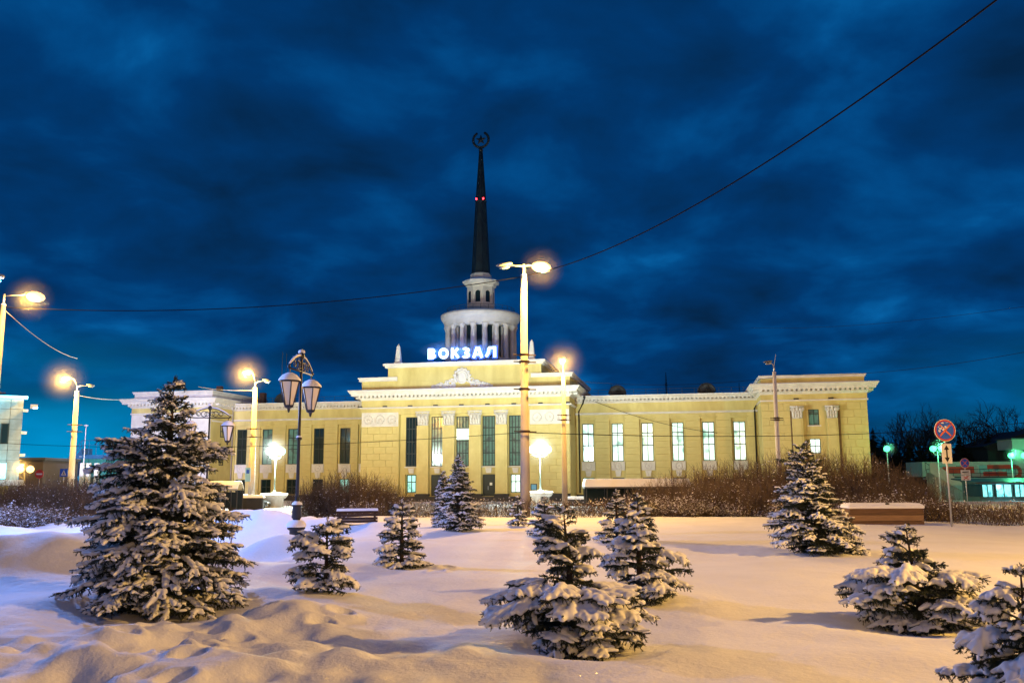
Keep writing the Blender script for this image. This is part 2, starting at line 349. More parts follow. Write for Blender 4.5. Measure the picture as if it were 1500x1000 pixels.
# ------------------------------------------------------------------ the station
def build_station():
    O = at(678, 733, 118); O.z = 0
    S = thing('railway_station', 'long pale yellow railway station with white cornices, colonnade and tall dark spire', 'station', O, R(-11))
    rnd = random.Random(3)
    DEP = 22                                   # how far the body runs back
    WY = 6.0                                   # wings stand this far behind the centre
    nblock = [0]
    unit = MB().frus((-.5, .5, .5, .5), (-.5, .5, .5, .5), 0, 0)
    # one chamfered block, shared by all
    ub = MB(); a = .5; c = .488
    ub.add([(-a, .5, -a), (a, .5, -a), (a, .5, a), (-a, .5, a), (-c, -.5, -.47), (c, -.5, -.47), (c, -.5, .47), (-c, -.5, .47)],
           [(4, 5, 6, 7), (0, 1, 5, 4), (1, 2, 6, 5), (2, 3, 7, 6), (3, 0, 4, 7)])
    ume = ub.mesh('stone_block', plaster2)
    rest = MB()
    def block(x0, x1, y, z0, z1, th=.07):
        g = .011
        if nblock[0] < 300:
            nblock[0] += 1
            o = link('stone_block', ume, S, ((x0+x1)/2, y-th/2, (z0+z1)/2)); o.scale = (x1-x0-g*2, th, z1-z0-g*2)
        else:
            vs = [((x0+x1)/2+v[0]*(x1-x0-g*2), y-th/2+v[1]*th, (z0+z1)/2+v[2]*(z1-z0-g*2)) for v in ub.v]; rest.add(vs, ub.f)
    def courses(x0, x1, z0, z1, y, ln=2.2, ch=.86):
        n = max(1, round((z1-z0)/ch)); h = (z1-z0)/n
        for i in range(n):
            m = max(1, round((x1-x0)/ln)); w = (x1-x0)/m; off = (w/2 if (i % 2 and m > 1) else 0)
            xs = [x0]+[x0+off+k*w for k in range(0 if off else 1, m+(0 if not off else 1)) if x0+.3 < x0+off+k*w < x1-.3]+[x1]
            for p, q in zip(xs, xs[1:]): block(p, q, y, z0+i*h, z0+(i+1)*h)
    def wall(name, x0, x1, z0, z1, y, th, holes, m=plaster):
        mb = MB(); xs = sorted({x0, x1, *[h[0] for h in holes], *[h[1] for h in holes]}); 
        for p, q in zip(xs, xs[1:]):
            cuts = sorted([(h[2], h[3]) for h in holes if h[0] <= p+1e-6 and h[1] >= q-1e-6]); z = z0
            for lo, hi in cuts:
                if lo > z+.001: mb.box(p, q, y, y+th, z, lo)
                z = hi
            if z < z1-.001: mb.box(p, q, y, y+th, z, z1)
        return mb.build(name, m, S)
    FR = {}
    def window(x, z0, z1, w, y, pm, cols=2, rows=(.28, .62), label=None, side=0, thick=.10):
        key = (round(z1-z0, 2), w, cols, rows, pm.name, thick)
        if key not in FR:
            h = z1-z0; f = MB(); t = thick
            f.box(-w/2, -w/2+t, 0, .12, 0, h).box(w/2-t, w/2, 0, .12, 0, h).box(-w/2+t, w/2-t, 0, .12, 0, t).box(-w/2+t, w/2-t, 0, .12, h-t, h)
            for k in range(1, cols):
                xx = -w/2+w*k/cols; f.box(xx-t*.45, xx+t*.45, .012, .10, t, h-t)
            for r_ in rows: f.box(-w/2+t, w/2-t, .005, .11, h*r_-t*.6, h*r_+t*.6)
            p = MB().box(-w/2+.02, w/2-.02, .115, .15, .02, h-.02)
            FR[key] = (f.mesh('window', framem), p.mesh('pane', pm))
        fm, pmm = FR[key]
        if side: o = link('window', fm, S, (y, x, z0), rot=(0, 0, R(90)*side), label=label)
        else: o = link('window', fm, S, (x, y, z0), label=label)
        link('pane', pmm, o)
        return o
    # ---- wreath medallion mesh
    def wreath_mesh(r):
        mb = MB(); mb.torus((0, 0, 0), r, r*.17, 20, 6)
        for k in range(14):
            a_ = 2*math.pi*k/14; mb.ell((r*math.cos(a_), -r*.08, r*math.sin(a_)), (r*.2, r*.12, r*.2), 6, 4)
        mb.ell((0, 0, 0), (r*.35, r*.12, r*.35), 8, 4)
        return mb.mesh('wreath', whitep, True)
    wr_s = wreath_mesh(.42); wr_b = wreath_mesh(.55)

    # ---- wings
    def wing(xa, xb, centres, upper, lower):
        bays = [(c_-1.02, c_+1.02, .75, 10.75) for c_ in centres]
        wall('wall', xa, xb, 0, 11.5, WY, .28, bays)
        holes = []
        for c_ in centres: holes += [(c_-.78, c_+.78, .85, 3.0), (c_-.78, c_+.78, 5.15, 10.25)]
        wall('recessed_wall', xa, xb, 0, 11.5, WY+.30, .3, holes)
        MB().box(xa, xb, WY+.62, WY+.9, .1, 13.4).build('inner_wall', plinthm, S)
        xs = [xa]+[q for c_ in centres for q in (c_-1.02, c_+1.02)]+[xb]
        for p, q in zip(xs[::2], xs[1::2]):
            if q-p > .5: courses(p, q, .85, 11.3, WY, 2.1)
        MB().box(xa, xb, WY-.14, WY+.28, 0, .78).build('plinth', plinthm, S)
        MB().box(xa, xb, WY-.06, WY+.3, 11.5, 13.0).build('frieze', plaster, S)
        MB().frus((xa, xb, WY-.06, WY), (xa, xb, WY-.24, WY), 11.42, 11.58).box(xa, xb, WY-.28, WY, 11.581, 11.68).build('string_course', whitep, S)
        co = MB().frus((xa, xb, WY-.08, WY+1), (xa, xb, WY-.3, WY+1), 12.95, 13.2).box(xa, xb, WY-.45, WY+1, 13.202, 13.34).frus((xa, xb, WY-.9, WY+1), (xa, xb, WY-1.0, WY+1), 13.40, 13.62).frus((xa, xb, WY-1.0, WY+1), (xa, xb, WY-1.2, WY+1), 13.622, 13.85)
        co.build('cornice', whitep, S)
        d = MB(); x = xa+.25
        while x < xb-.2: d.box(x, x+.24, WY-.84, WY-.44, 13.17, 13.398); x += .52
        d.build('dentils', whitep, S, kind='stuff')
        MB().box(xa, xb, WY-1.22, WY+.4, 13.852, 13.93).build('snow_strip', snow, S)
        MB().add([(xa, WY+.3, 13.9), (xb, WY+.3, 13.9), (xb, WY+9, 14.6), (xa, WY+9, 14.6), (xa, WY+18, 13.9), (xb, WY+18, 13.9)], [(0, 1, 2, 3), (3, 2, 5, 4)]).build('roof', roofm, S)
        MB().box(xa, xb, WY+1, WY+18, 0, 13.88).build('body', plaster, S)
        for c_, u, l in zip(centres, upper, lower):
            window(c_, 5.15, 10.25, 1.56, WY+.42, u, 2, (.42, .74)); window(c_, .85, 3.0, 1.56, WY+.42, l, 2, (.5,))
            MB().box(c_-.9, c_+.9, WY+.12, WY+.298, 3.95, 5.03).build('panel', whitep, S)
            link('wreath', wr_s, S, (c_, WY+.12, 4.5))
            MB().frus((c_-.28, c_+.28, WY+.14, WY+.298), (c_-.42, c_+.42, WY+.05, WY+.298), 3.15, 3.92).build('keystone', whitep, S)
            MB().box(c_-.95, c_+.95, WY+.05, WY+.298, 5.05, 5.13).build('sill', whitep, S)
            MB().frus((c_-1.15, c_+1.15, WY-.05, WY), (c_-1.25, c_+1.25, WY-.13, WY), 10.76, 10.98).build('lintel', plaster, S)
        # roof rail
        rl = MB(); x = xa
        while x <= xb: rl.tube([(x, WY-.3, 13.93), (x, WY-.3, 14.75)], .025, 4); x += 1.6
        for z in (14.35, 14.74): rl.tube([(xa, WY-.3, z), (xb, WY-.3, z)], .022, 4)
        rl.build('roof_rail', roofm, S)
    lw = [-35.0, -31.0, -27.0, -23.0, -19.0, -15.9]
    rw = [15.9, 19.9, 23.9, 27.9, 31.9, 35.9]
    wing(-36.5, -14.25, lw, [glassd, glassg, glassg, glassd, glassd, glassd], [glassd, glassd, glassd, glassd, litwin2, glassd])
    wing(14.25, 38.3, rw, [litwin]*6, [litwin2, glassd, glassd, glassd, glassd, glassd])
    # ---- dormers with round tops
    for x in (-29.5, -17.0, 19.9, 31.9):
        mb = MB(); mb.torus((x, WY+1.6, 14.35), 1.12, .14, 16, 6, 0, math.pi)
        pts = [(x+1.1*math.cos(a_*math.pi/12), 14.35+1.1*math.sin(a_*math.pi/12)) for a_ in range(13)]
        mb.prism(pts[::-1]+[(x-1.1, 13.7), (x+1.1, 13.7)][::1], WY+1.65, WY+4)
        mb.build('dormer', roofm, S)
    # ---- cross shaped roof posts near the left block
    MB().box(-37.6, -36.9, 3, 3.7, 14.8, 16.4).box(-33.9, -33.1, WY+3, WY+3.8, 14, 15.9).build('chimney', mat('brown_brick', (.09, .05, .04), .9, var=.3), S)

    def eaves(x0, x1, y0, y1, zb, zt, out):    # classical cornice round three sides
        h = zt-zb; q = lambda o: (x0-o, x1+o, y0-o, y1)
        mb = MB().frus(q(.05), q(.30), zb, zb+h*.22).frus(q(.42), q(.44), zb+h*.222, zb+h*.34)
        mb.frus(q(out*.72), q(out*.76), zb+h*.45, zb+h*.66).frus(q(out*.8), q(out), zb+h*.662, zt)
        mb.frus(q(.36), q(.36), zb+h*.342, zb+h*.448)
        mb.build('cornice', whitep, S)
        d = MB(); n = int((x1-x0)/.56)
        for k in range(n+1):
            x = x0+k*(x1-x0)/n; d.box(x-.14, x+.14, y0-out*.68, y0-.362, zb+h*.24, zb+h*.448)
        n = int((y1-y0)/.56)
        for k in range(1, n):
            y = y0+k*.56
            for sgn, xx in ((1, x1), (-1, x0)):
                u, v = sorted((xx+sgn*.362, xx+sgn*out*.68)); d.box(u, v, y-.14, y+.14, zb+h*.24, zb+h*.448)
        d.build('dentils', whitep, S, kind='stuff')
        MB().frus(q(out+.02), q(out-.1), zt+.001, zt+.09).build('snow_strip', snow, S)
    def capital(x, w, z0, z1, y):
        mb = MB(); mb.frus((x-w*.40, x+w*.40, y-.30, y), (x-w*.46, x+w*.46, y-.42, y), z0, z1-.28)
        mb.frus((x-w*.55, x+w*.55, y-.52, y), (x-w*.58, x+w*.58, y-.56, y), z1-.18, z1)
        for row, (zz, k_, sz) in enumerate(((z0+.12, 4, .2), (z0+.5, 4, .23), (z0+.92, 3, .24))):
            for k in range(k_):
                xx = x-w*.42+w*.84*(k+.5)/k_; yy = y-.34-.05*row
                mb.ell((xx, yy, zz+.18), (w*.42/k_*1.05, .10, .22), 6, 5).ell((xx, yy-.07, zz+.36), (w*.36/k_, .09, .07), 6, 4)
        for sx in (-1, 1):
            mb.torus((x+sx*w*.44, y-.46, z1-.42), .17, .06, 10, 5); mb.ell((x+sx*w*.44, y-.46, z1-.42), (.09, .1, .09), 6, 4)
        mb.ell((x, y-.52, z1-.12), (.14, .1, .16), 6, 5)
        return mb.build('capital', whitep, S, True)

    # ---- centre block
    W = 14.2
    MB().box(-W, W, .95, DEP, 0, 14.5).build('body', plaster, S)
    rec = [(-8.85, 8.85, .7, 11.55)]
    wall('wall', -W, W, 0, 12.35, 0, .95, rec)
    courses(-W, -8.87, 1.1, 9.85, 0, 1.85, .88); courses(8.87, W, 1.1, 9.85, 0, 1.85, .88)
    side_courses = MB()
    for i in range(10):
        for k in range(3):
            for sgn in (-1, 1):
                x = sgn*(W+.035); y0 = .1+k*1.95; u, v = sorted((sgn*W, sgn*(W+.06)))
                side_courses.box(u, v, y0+.02, y0+1.92, 1.1+i*.88+.02, 1.1+i*.88+.86)
    side_courses.build('side_block_courses', plaster2, S, kind='stuff')
    winx = [-7.22, -3.66, -.2, 3.36, 6.95]; ww = 1.72
    holes = []
    for x in winx: holes += [(x-ww/2, x+ww/2, 4.6, 11.2), (x-ww/2, x+ww/2, .7, 3.55)]
    wall('recessed_wall', -8.85, 8.85, .7, 11.55, .55, .2, holes)
    for i, x in enumerate(winx):
        window(x, 4.6, 11.2, ww, .62, glassg if i not in (0,) else glassd, 4, (.50, .26, .76), thick=.10)
        MB().box(x-ww/2-.1, x+ww/2+.1, .42, .548, 4.44, 4.58).build('sill', whitep, S)
        MB().frus((x-.3, x+.3, .4, .548), (x-.42, x+.42, .3, .548), 3.7, 4.35).build('keystone', whitep, S)
    MB().box(-.2-.84, -.2+.84, .60, .612, 8.1, 9.55).build('lit_clock_panel', litwhite, S)
    for i, x in enumerate(winx):
        if i in (0, 4): window(x, 1.15, 3.5, 1.3, .6, litwin2 if i == 0 else litwhite, 2, (.6,)); MB().box(x-.66, x+.66, .56, .74, .7, 1.14).build('apron', plaster, S)
        else:
            d = MB().box(x-.8, x+.8, .62, .7, .7, 3.5).box(x-.03, x+.03, .58, .62, .72, 3.4).box(x-.7, x-.1, .6, .62, 1.0, 1.9).box(x+.1, x+.7, .6, .62, 1.0, 1.9).build('door', framem, S)
            MB().box(x+.12, x+.45, .575, .60, 2.1, 2.45).build('notice', mat('paper', (.8, .8, .75), .8), d)
            MB().box(x-.12, x-.06, .52, .58, 1.5, 2.0).build('handle', steel, d)
    # pilasters
    for x in (-5.58, -2.02, 1.6, 5.15):
        MB().box(x-.80, x+.80, -.02, .5, 1.15, 10.0).box(x-.86, x+.86, -.08, .5, 1.02, 1.14).box(x-.5, x+.5, -.06, -.022, 1.3, 9.9).build('column', plaster2, S)
        capital(x, 1.72, 10.0, 11.9, .35)
        MB().box(x-.95, x+.95, -.2, .5, 0, 1.0).build('column_base', plinthm, S)
    for s_ in (-1, 1):
        x0, x1 = sorted((s_*8.95, s_*W)); 
        MB().box(x0+.05, x1-.03, -.07, 0, 9.95, 11.85).build('wreath_panel', whitep, S)
        for k in range(3): link('wreath', wr_b, S, (s_*(9.9+k*1.66), -.09, 10.85))
        MB().box(x0-.1 if s_ > 0 else x0, x1+.0, -.16, .0, 0, 1.05).build('plinth', plinthm, S)
    for q in (0,): MB().frus((-9.2, 9.2, -.3, .5), (-9.2, 9.2, -.3, .5), 0, .66).build('steps', plinthm, S)
    MB().box(-W, W, -.10, .3, 11.93, 12.35).build('architrave', plaster, S)
    MB().frus((-W-.1, W+.1, -.12, 6), (-W-.26, W+.26, -.28, 6), 12.36, 12.48).frus((-W-.3, W+.3, -.32, 6), (-W-.3, W+.3, -.32, 6), 12.482, 12.56).build('string_course', whitep, S)
    for x in [k*3.55-.2 for k in range(-4, 5)]:
        MB().box(x-.3, x+.3, -.28, -.1, 12.562, 12.74).build('floodlight', iron, S)
    MB().box(-W-.03, W+.03, -.05, 6, 12.562, 13.5).build('frieze', plaster, S)
    eaves(-W, W, 0, DEP, 13.48, 14.75, 1.55)
    # attics
    MB().box(-14.3, 14.3, .15, DEP, 14.76, 16.1).build('lower_attic', plaster, S)
    MB().box(-14.65, -9.2, -.15, DEP, 16.102, 16.42).box(9.2, 14.65, -.15, DEP, 16.102, 16.42).frus((-14.75, -9.2, -.25, DEP), (-14.8, -9.2, -.3, DEP), 16.422, 16.62).frus((9.2, 14.75, -.25, DEP), (9.2, 14.8, -.3, DEP), 16.422, 16.62).build('attic_cap', whitep, S)
    MB().box(-10.55, 10.55, .02, 16, 16.0, 17.85).box(-9.19, 9.19, .021, 2, 14.77, 15.99).build('upper_attic', plaster, S)
    MB().box(-10.9, 10.9, -.3, 16, 17.852, 18.12).frus((-11.1, 11.1, -.42, 16), (-11.15, 11.15, -.48, 16), 18.122, 18.36).build('attic_cap', whitep, S)
    MB().box(-11.12, 11.12, -.44, 15, 18.362, 18.44).build('snow_strip', snow, S)
    # emblem
    em = MB(); ey = -.02
    em.ell((-.15, ey, 16.35), (.62, .16, .85), 20, 8).torus((-.15, ey-.08, 16.4), .82, .11, 24, 6, sx=.85).torus((-.15, ey-.04, 16.4), 1.08, .16, 24, 6, R(-40), R(220), .9)
    for k in range(9):
        a_ = R(-20+k*27.5); em.ell((-.15+1.1*math.cos(a_), ey-.06, 16.45+1.1*math.sin(a_)), (.2, .12, .2), 6, 5)
    for sx in (-1, 1):
        for k in range(26):
            t = k/25; x = -.15+sx*(1.0+3.1*t); top = 16.35-1.15*t**.8
            for j in range(3):
                em.ell((x+rnd.uniform(-.1, .1), ey-.02, 15.15+(top-15.15)*rnd.random()), (rnd.uniform(.12, .26), .12, rnd.uniform(.10, .2)), 6, 5)
        for k in range(4):
            x = -.15+sx*(1.35+k*.75); em.torus((x, ey-.1, 15.95-.24*k), .26-.03*k, .07, 12, 5)
    em.build('emblem', whitep, S, True, label='carved white cartouche with scrolls above the colonnade')
    for x in (-9.35, 9.2):
        ob = MB().box(x-.5, x+.5, .3, 1.3, 18.45, 18.7).frus((x-.38, x+.38, .42, 1.18), (x-.2, x+.2, .6, 1.0), 18.702, 20.9).frus((x-.2, x+.2, .6, 1.0), (x-.02, x+.02, .78, .82), 20.902, 21.25)
        ob.ell((x, .4, 19.0), (.4, .2, .22), 8, 5); ob.build('obelisk', whitep, S)
    # drain pipes
    for x in (14.75, 37.9):
        MB().tube([(x+.9, WY-1.1, 13.6), (x+.6, WY-.7, 12.9), (x, WY-.2, 11.9), (x, WY-.16, 1)], .10, 8).lathe([(.1, 0), (.22, .35)], 10, (x+.9, WY-1.1, 13.55)).build('drain_pipe', iron, S, True)
    MB().tube([(-35.9, WY-1, 13.6), (-36.2, WY-.4, 12.6), (-36.25, WY-.2, 1)], .09, 8).build('drain_pipe', concrete, S, True)

    # ---- end blocks
    def endblock(x0, x1, right):
        MB().box(x0, x1, .3, 18, 0, 13.2).build('body', plaster, S)
        hs = [(43.87, 45.13, 9.25, 11.2), (43.87, 45.13, 5.8, 7.6)] if right else []
        wall('wall', x0, x1, 0, 13.2, 0, .3, hs)
        if right:
            courses(x0, 41.8, 1.1, 12.0, 0, 1.7, .88); courses(47.6, x1, 1.1, 12.0, 0, 1.7, .88); courses(43.55, 43.86, 1.1, 12, 0, .5, .88)
        MB().box(x0-.1, x1+.1, -.12, .3, 0, 1.0).build('plinth', plinthm, S)
        MB().box(x0-.14, x1+.14, -.16, 6, 12.24, 12.42).build('string_course', whitep, S)
        MB().box(x0-.04, x1+.04, -.05, 6, 12.422, 13.12).build('frieze', plaster, S)
        eaves(x0, x1, 0, 18, 13.1, 14.35, 1.35)
        MB().box(x0+.1, x1-.1, .25, 17, 14.36, 15.15).build('attic', whitep if not right else plaster, S)
        MB().box(x0-.05, x1+.05, .05, 17, 15.152, 15.36).frus((x0-.1, x1+.1, 0, 17), (x0-.16, x1+.16, -.06, 17), 15.362, 15.5).build('attic_cap', whitep, S)
    endblock(38.3, 50.8, True)
    endblock(-48.9, -36.5, False)
    MB().box(-48.88, -36.52, -.075, -.002, 1.0, 12.2).build('pale_wall_face', whitep, S)
    window(44.5, 9.25, 11.2, 1.26, .12, glassg, 2, (.72,), thick=.08); window(44.5, 5.8, 7.6, 1.26, .12, litwhite, 2, (.5,), thick=.08)
    MB().box(43.7, 45.3, -.15, 0, 9.1, 9.24).build('sill', whitep, S)
    side_shade = mat('pilaster_side_shade', (.24, .15, .08), .9, var=.4, vscale=1.5)  # dark strips beside the pilasters: their side shadow put into colour
    for x in (42.5, 46.6):
        MB().box(x-.62, x+.62, -.5, 0, 1.0, 10.05).box(x-.4, x+.4, -.56, -.5, 1.2, 9.9).build('column', plaster2, S)
        capital(x, 1.45, 10.05, 11.6, -.15)
        MB().box(x-.8, x-.63, -.1, 0, 1.0, 11.5).build('side_shade_strip', side_shade, S) if x < 44 else MB().box(x+.63, x+.95, -.1, 0, 1.0, 11.6).build('side_shade_strip', side_shade, S)
        MB().box(x-.3, x+.3, -.3, -.1, 12.43, 12.6).build('floodlight', iron, S)
    # windows in the flank of the left block
    for z0, z1 in ((9.0, 10.7), (5.0, 6.0)):
        window(3.2, z0, z1, 1.1, -36.42, glassd, 2, (.5,), side=1)
    MB().box(-36.49, -36.43, .2, 5.9, 11.1, 11.3).build('string_course', whitep, S)

    # ---- tower
    TY = 15.0-5+.0
    T = (0.1, TY, 0)
    MB().lathe([(6.2, 18.0), (6.2, 19.3), (5.6, 19.35), (5.6, 19.7), (4.0, 19.75)], 48, T).build('tower_base', towerp, S, True)
    MB().lathe([(4.25, 19.6), (4.25, 24.4)], 48, T).build('drum_wall', glassd, S, True)
    nC = 18
    colm = MB().lathe([(.46, 0), (.46, .2), (.37, .25), (.36, 2.5), (.31, 4.3)], 14).mesh('column', towerp, True)
    capm = MB().lathe([(.31, 0), (.36, .08), (.33, .1), (.42, .35), (.52, .55)], 12).box(-.5, .5, -.5, .5, .551, .66).mesh('capital', towerp)
    for k in range(nC):
        a_ = 2*math.pi*(k+.5)/nC
        cxy = (T[0]+4.85*math.cos(a_), T[1]+4.85*math.sin(a_))
        link('column', colm, S, (*cxy, 19.7), rot=(0, 0, a_)); link('capital', capm, S, (*cxy, 24.0), rot=(0, 0, a_))
    pl = MB()
    for k in range(nC):
        a_ = 2*math.pi*(k+.5)/nC; pl.box(4.2, 4.34, -.35, .35, 19.6, 24.4, Matrix.Translation(T) @ Matrix.Rotation(a_, 4, 'Z'))
    pl.build('drum_piers', towerp, S)
    MB().lathe([(4.1, 24.5), (5.25, 24.66), (5.25, 24.9), (5.32, 24.95), (5.32, 25.35), (5.5, 25.4), (5.78, 25.85), (5.85, 26.1), (5.85, 26.35), (5.6, 26.45), (3.2, 26.75), (0, 26.8)], 64, T).build('drum_cornice', towerp, S, True)
    MB().lathe([(5.84, 26.36), (5.6, 26.53), (3.2, 26.84)], 64, T).build('snow_ring', snow, S, True)
    rl = MB()
    for k in range(28):
        a_ = 2*math.pi*k/28; x, y = T[0]+4.9*math.cos(a_), T[1]+4.9*math.sin(a_); rl.tube([(x, y, 26.5), (x, y, 27.35)], .03, 4)
    for z in (26.95, 27.33): rl.tube([(T[0]+4.9*math.cos(2*math.pi*k/40), T[1]+4.9*math.sin(2*math.pi*k/40), z) for k in range(41)], .028, 4)
    rl.build('tower_rail', roofm, S)
    # octagonal lantern storey
    oct_ = lambda prof: MB().lathe(prof, 8, T, R(22.5), R(382.5))
    oct_([(2.7, 26.7), (2.7, 27.2), (2.25, 27.25), (2.05, 27.3), (2.02, 30.7)]).build('lantern_storey', towerp, S)
    oct_([(2.02, 30.6), (2.25, 30.75), (2.3, 31.0), (2.7, 31.2), (2.75, 31.5), (2.4, 31.6), (1.6, 31.9), (1.55, 32.5), (1.35, 32.8)]).build('lantern_cornice', towerp, S)
    oct_([(2.75, 31.5), (2.4, 31.68), (1.7, 31.95)]).build('snow_ring', snow, S)
    rad = 2.02*math.cos(R(22.5))
    for k in range(8):
        a_ = R(45*k); M = Matrix.Translation(T) @ Matrix.Rotation(a_+R(90), 4, 'Z') @ Matrix.Translation((0, -rad, 0))
        poly = [(-.36, 27.7), (.36, 27.7)]+[(.36*math.cos(R(t)), 29.6+.36*math.sin(R(t))) for t in range(0, 181, 20)]
        mb = MB().prism(poly, -.02, .1); mb.v = [tuple(M @ Vector(v)) for v in mb.v]; w_ = mb.build('arched_window', glassd, S)
        mb = MB(); mb.tube([(-.42, -.03, 27.65), (-.42, -.03, 29.6)]+[(.42*math.cos(R(t)), -.03, 29.6+.42*math.sin(R(t))) for t in range(160, 0, -20)]+[(.42, -.03, 29.6), (.42, -.03, 27.65)], .055, 5)
        mb.box(-.5, .5, -.1, 0, 27.5, 27.64); mb.v = [tuple(M @ Vector(v)) for v in mb.v]; mb.build('surround', towerp, w_)
    # spire
    sp = oct_([(1.42, 32.6), (1.42, 32.9), (1.32, 33.0), (.78, 43.6), (.9, 43.7), (.9, 43.85), (.74, 43.9), (.24, 51.6), (.34, 51.7), (.3, 52.0), (.12, 52.1), (0, 52.1)]).build('spire', spirem, S)
    ribs = MB()
    for k in range(8):
        a_ = R(45*k+22.5); c_, s_ = math.cos(a_), math.sin(a_)
        ribs.tube([(T[0]+1.34*c_, T[1]+1.34*s_, 33), (T[0]+.79*c_, T[1]+.79*s_, 43.6), (T[0]+.25*c_, T[1]+.25*s_, 51.6)], .035, 4)
    for z in (35.5, 38, 40.5, 46, 48.5):
        r_ = 1.32-(z-33)*(.54/10.6) if z < 43.6 else .74-(z-43.9)*(.5/7.7); ribs.tube([(T[0]+r_*1.01*math.cos(R(22.5+45*k)), T[1]+r_*1.01*math.sin(R(22.5+45*k)), z) for k in range(9)], .03, 4)
    ribs.build('spire_seams', spirem, sp)
    wrm = MB(); zc = 53.45
    wrm.torus((T[0], T[1], zc), 1.12, .13, 30, 8, R(-238), R(58))
    for k in range(26):
        a_ = R(-236+k*11.8); wrm.ell((T[0]+1.2*math.cos(a_), T[1], zc+1.2*math.sin(a_)), (.2, .12, .2), 6, 5)
    wrm.tube([(T[0], T[1], 52.0), (T[0], T[1], 52.4)], .1, 8).box(T[0]-.5, T[0]+.5, T[1]-.1, T[1]+.1, 52.1, 52.25)
    wrm.build('wreath', spirem, S, True, label='dark laurel ring on the very tip of the spire')
    st = MB(); pts = []
    for k in range(10):
        a_ = R(90+36*k); r_ = .88 if k % 2 == 0 else .36; pts.append((T[0]+r_*math.cos(a_), zc+r_*math.sin(a_)))
    n0 = len(st.v); st.v += [(x, T[1], z) for x, z in pts]+[(T[0], T[1]-.16, zc), (T[0], T[1]+.16, zc)]
    for k in range(10): st.f += [(k, (k+1) % 10, 10), ((k+1) % 10, k, 11)]
    st.build('star', spirem, S)
    for sx in (-1, 1): MB().ell((T[0]+sx*.52, T[1]-.75, 44.0), (.13, .13, .15), 8, 6).build('red_beacon', em_red, S, True)
    if rest.v: rest.build('wall_blocks', plaster2, S, kind='stuff')
    return S
station = build_station()

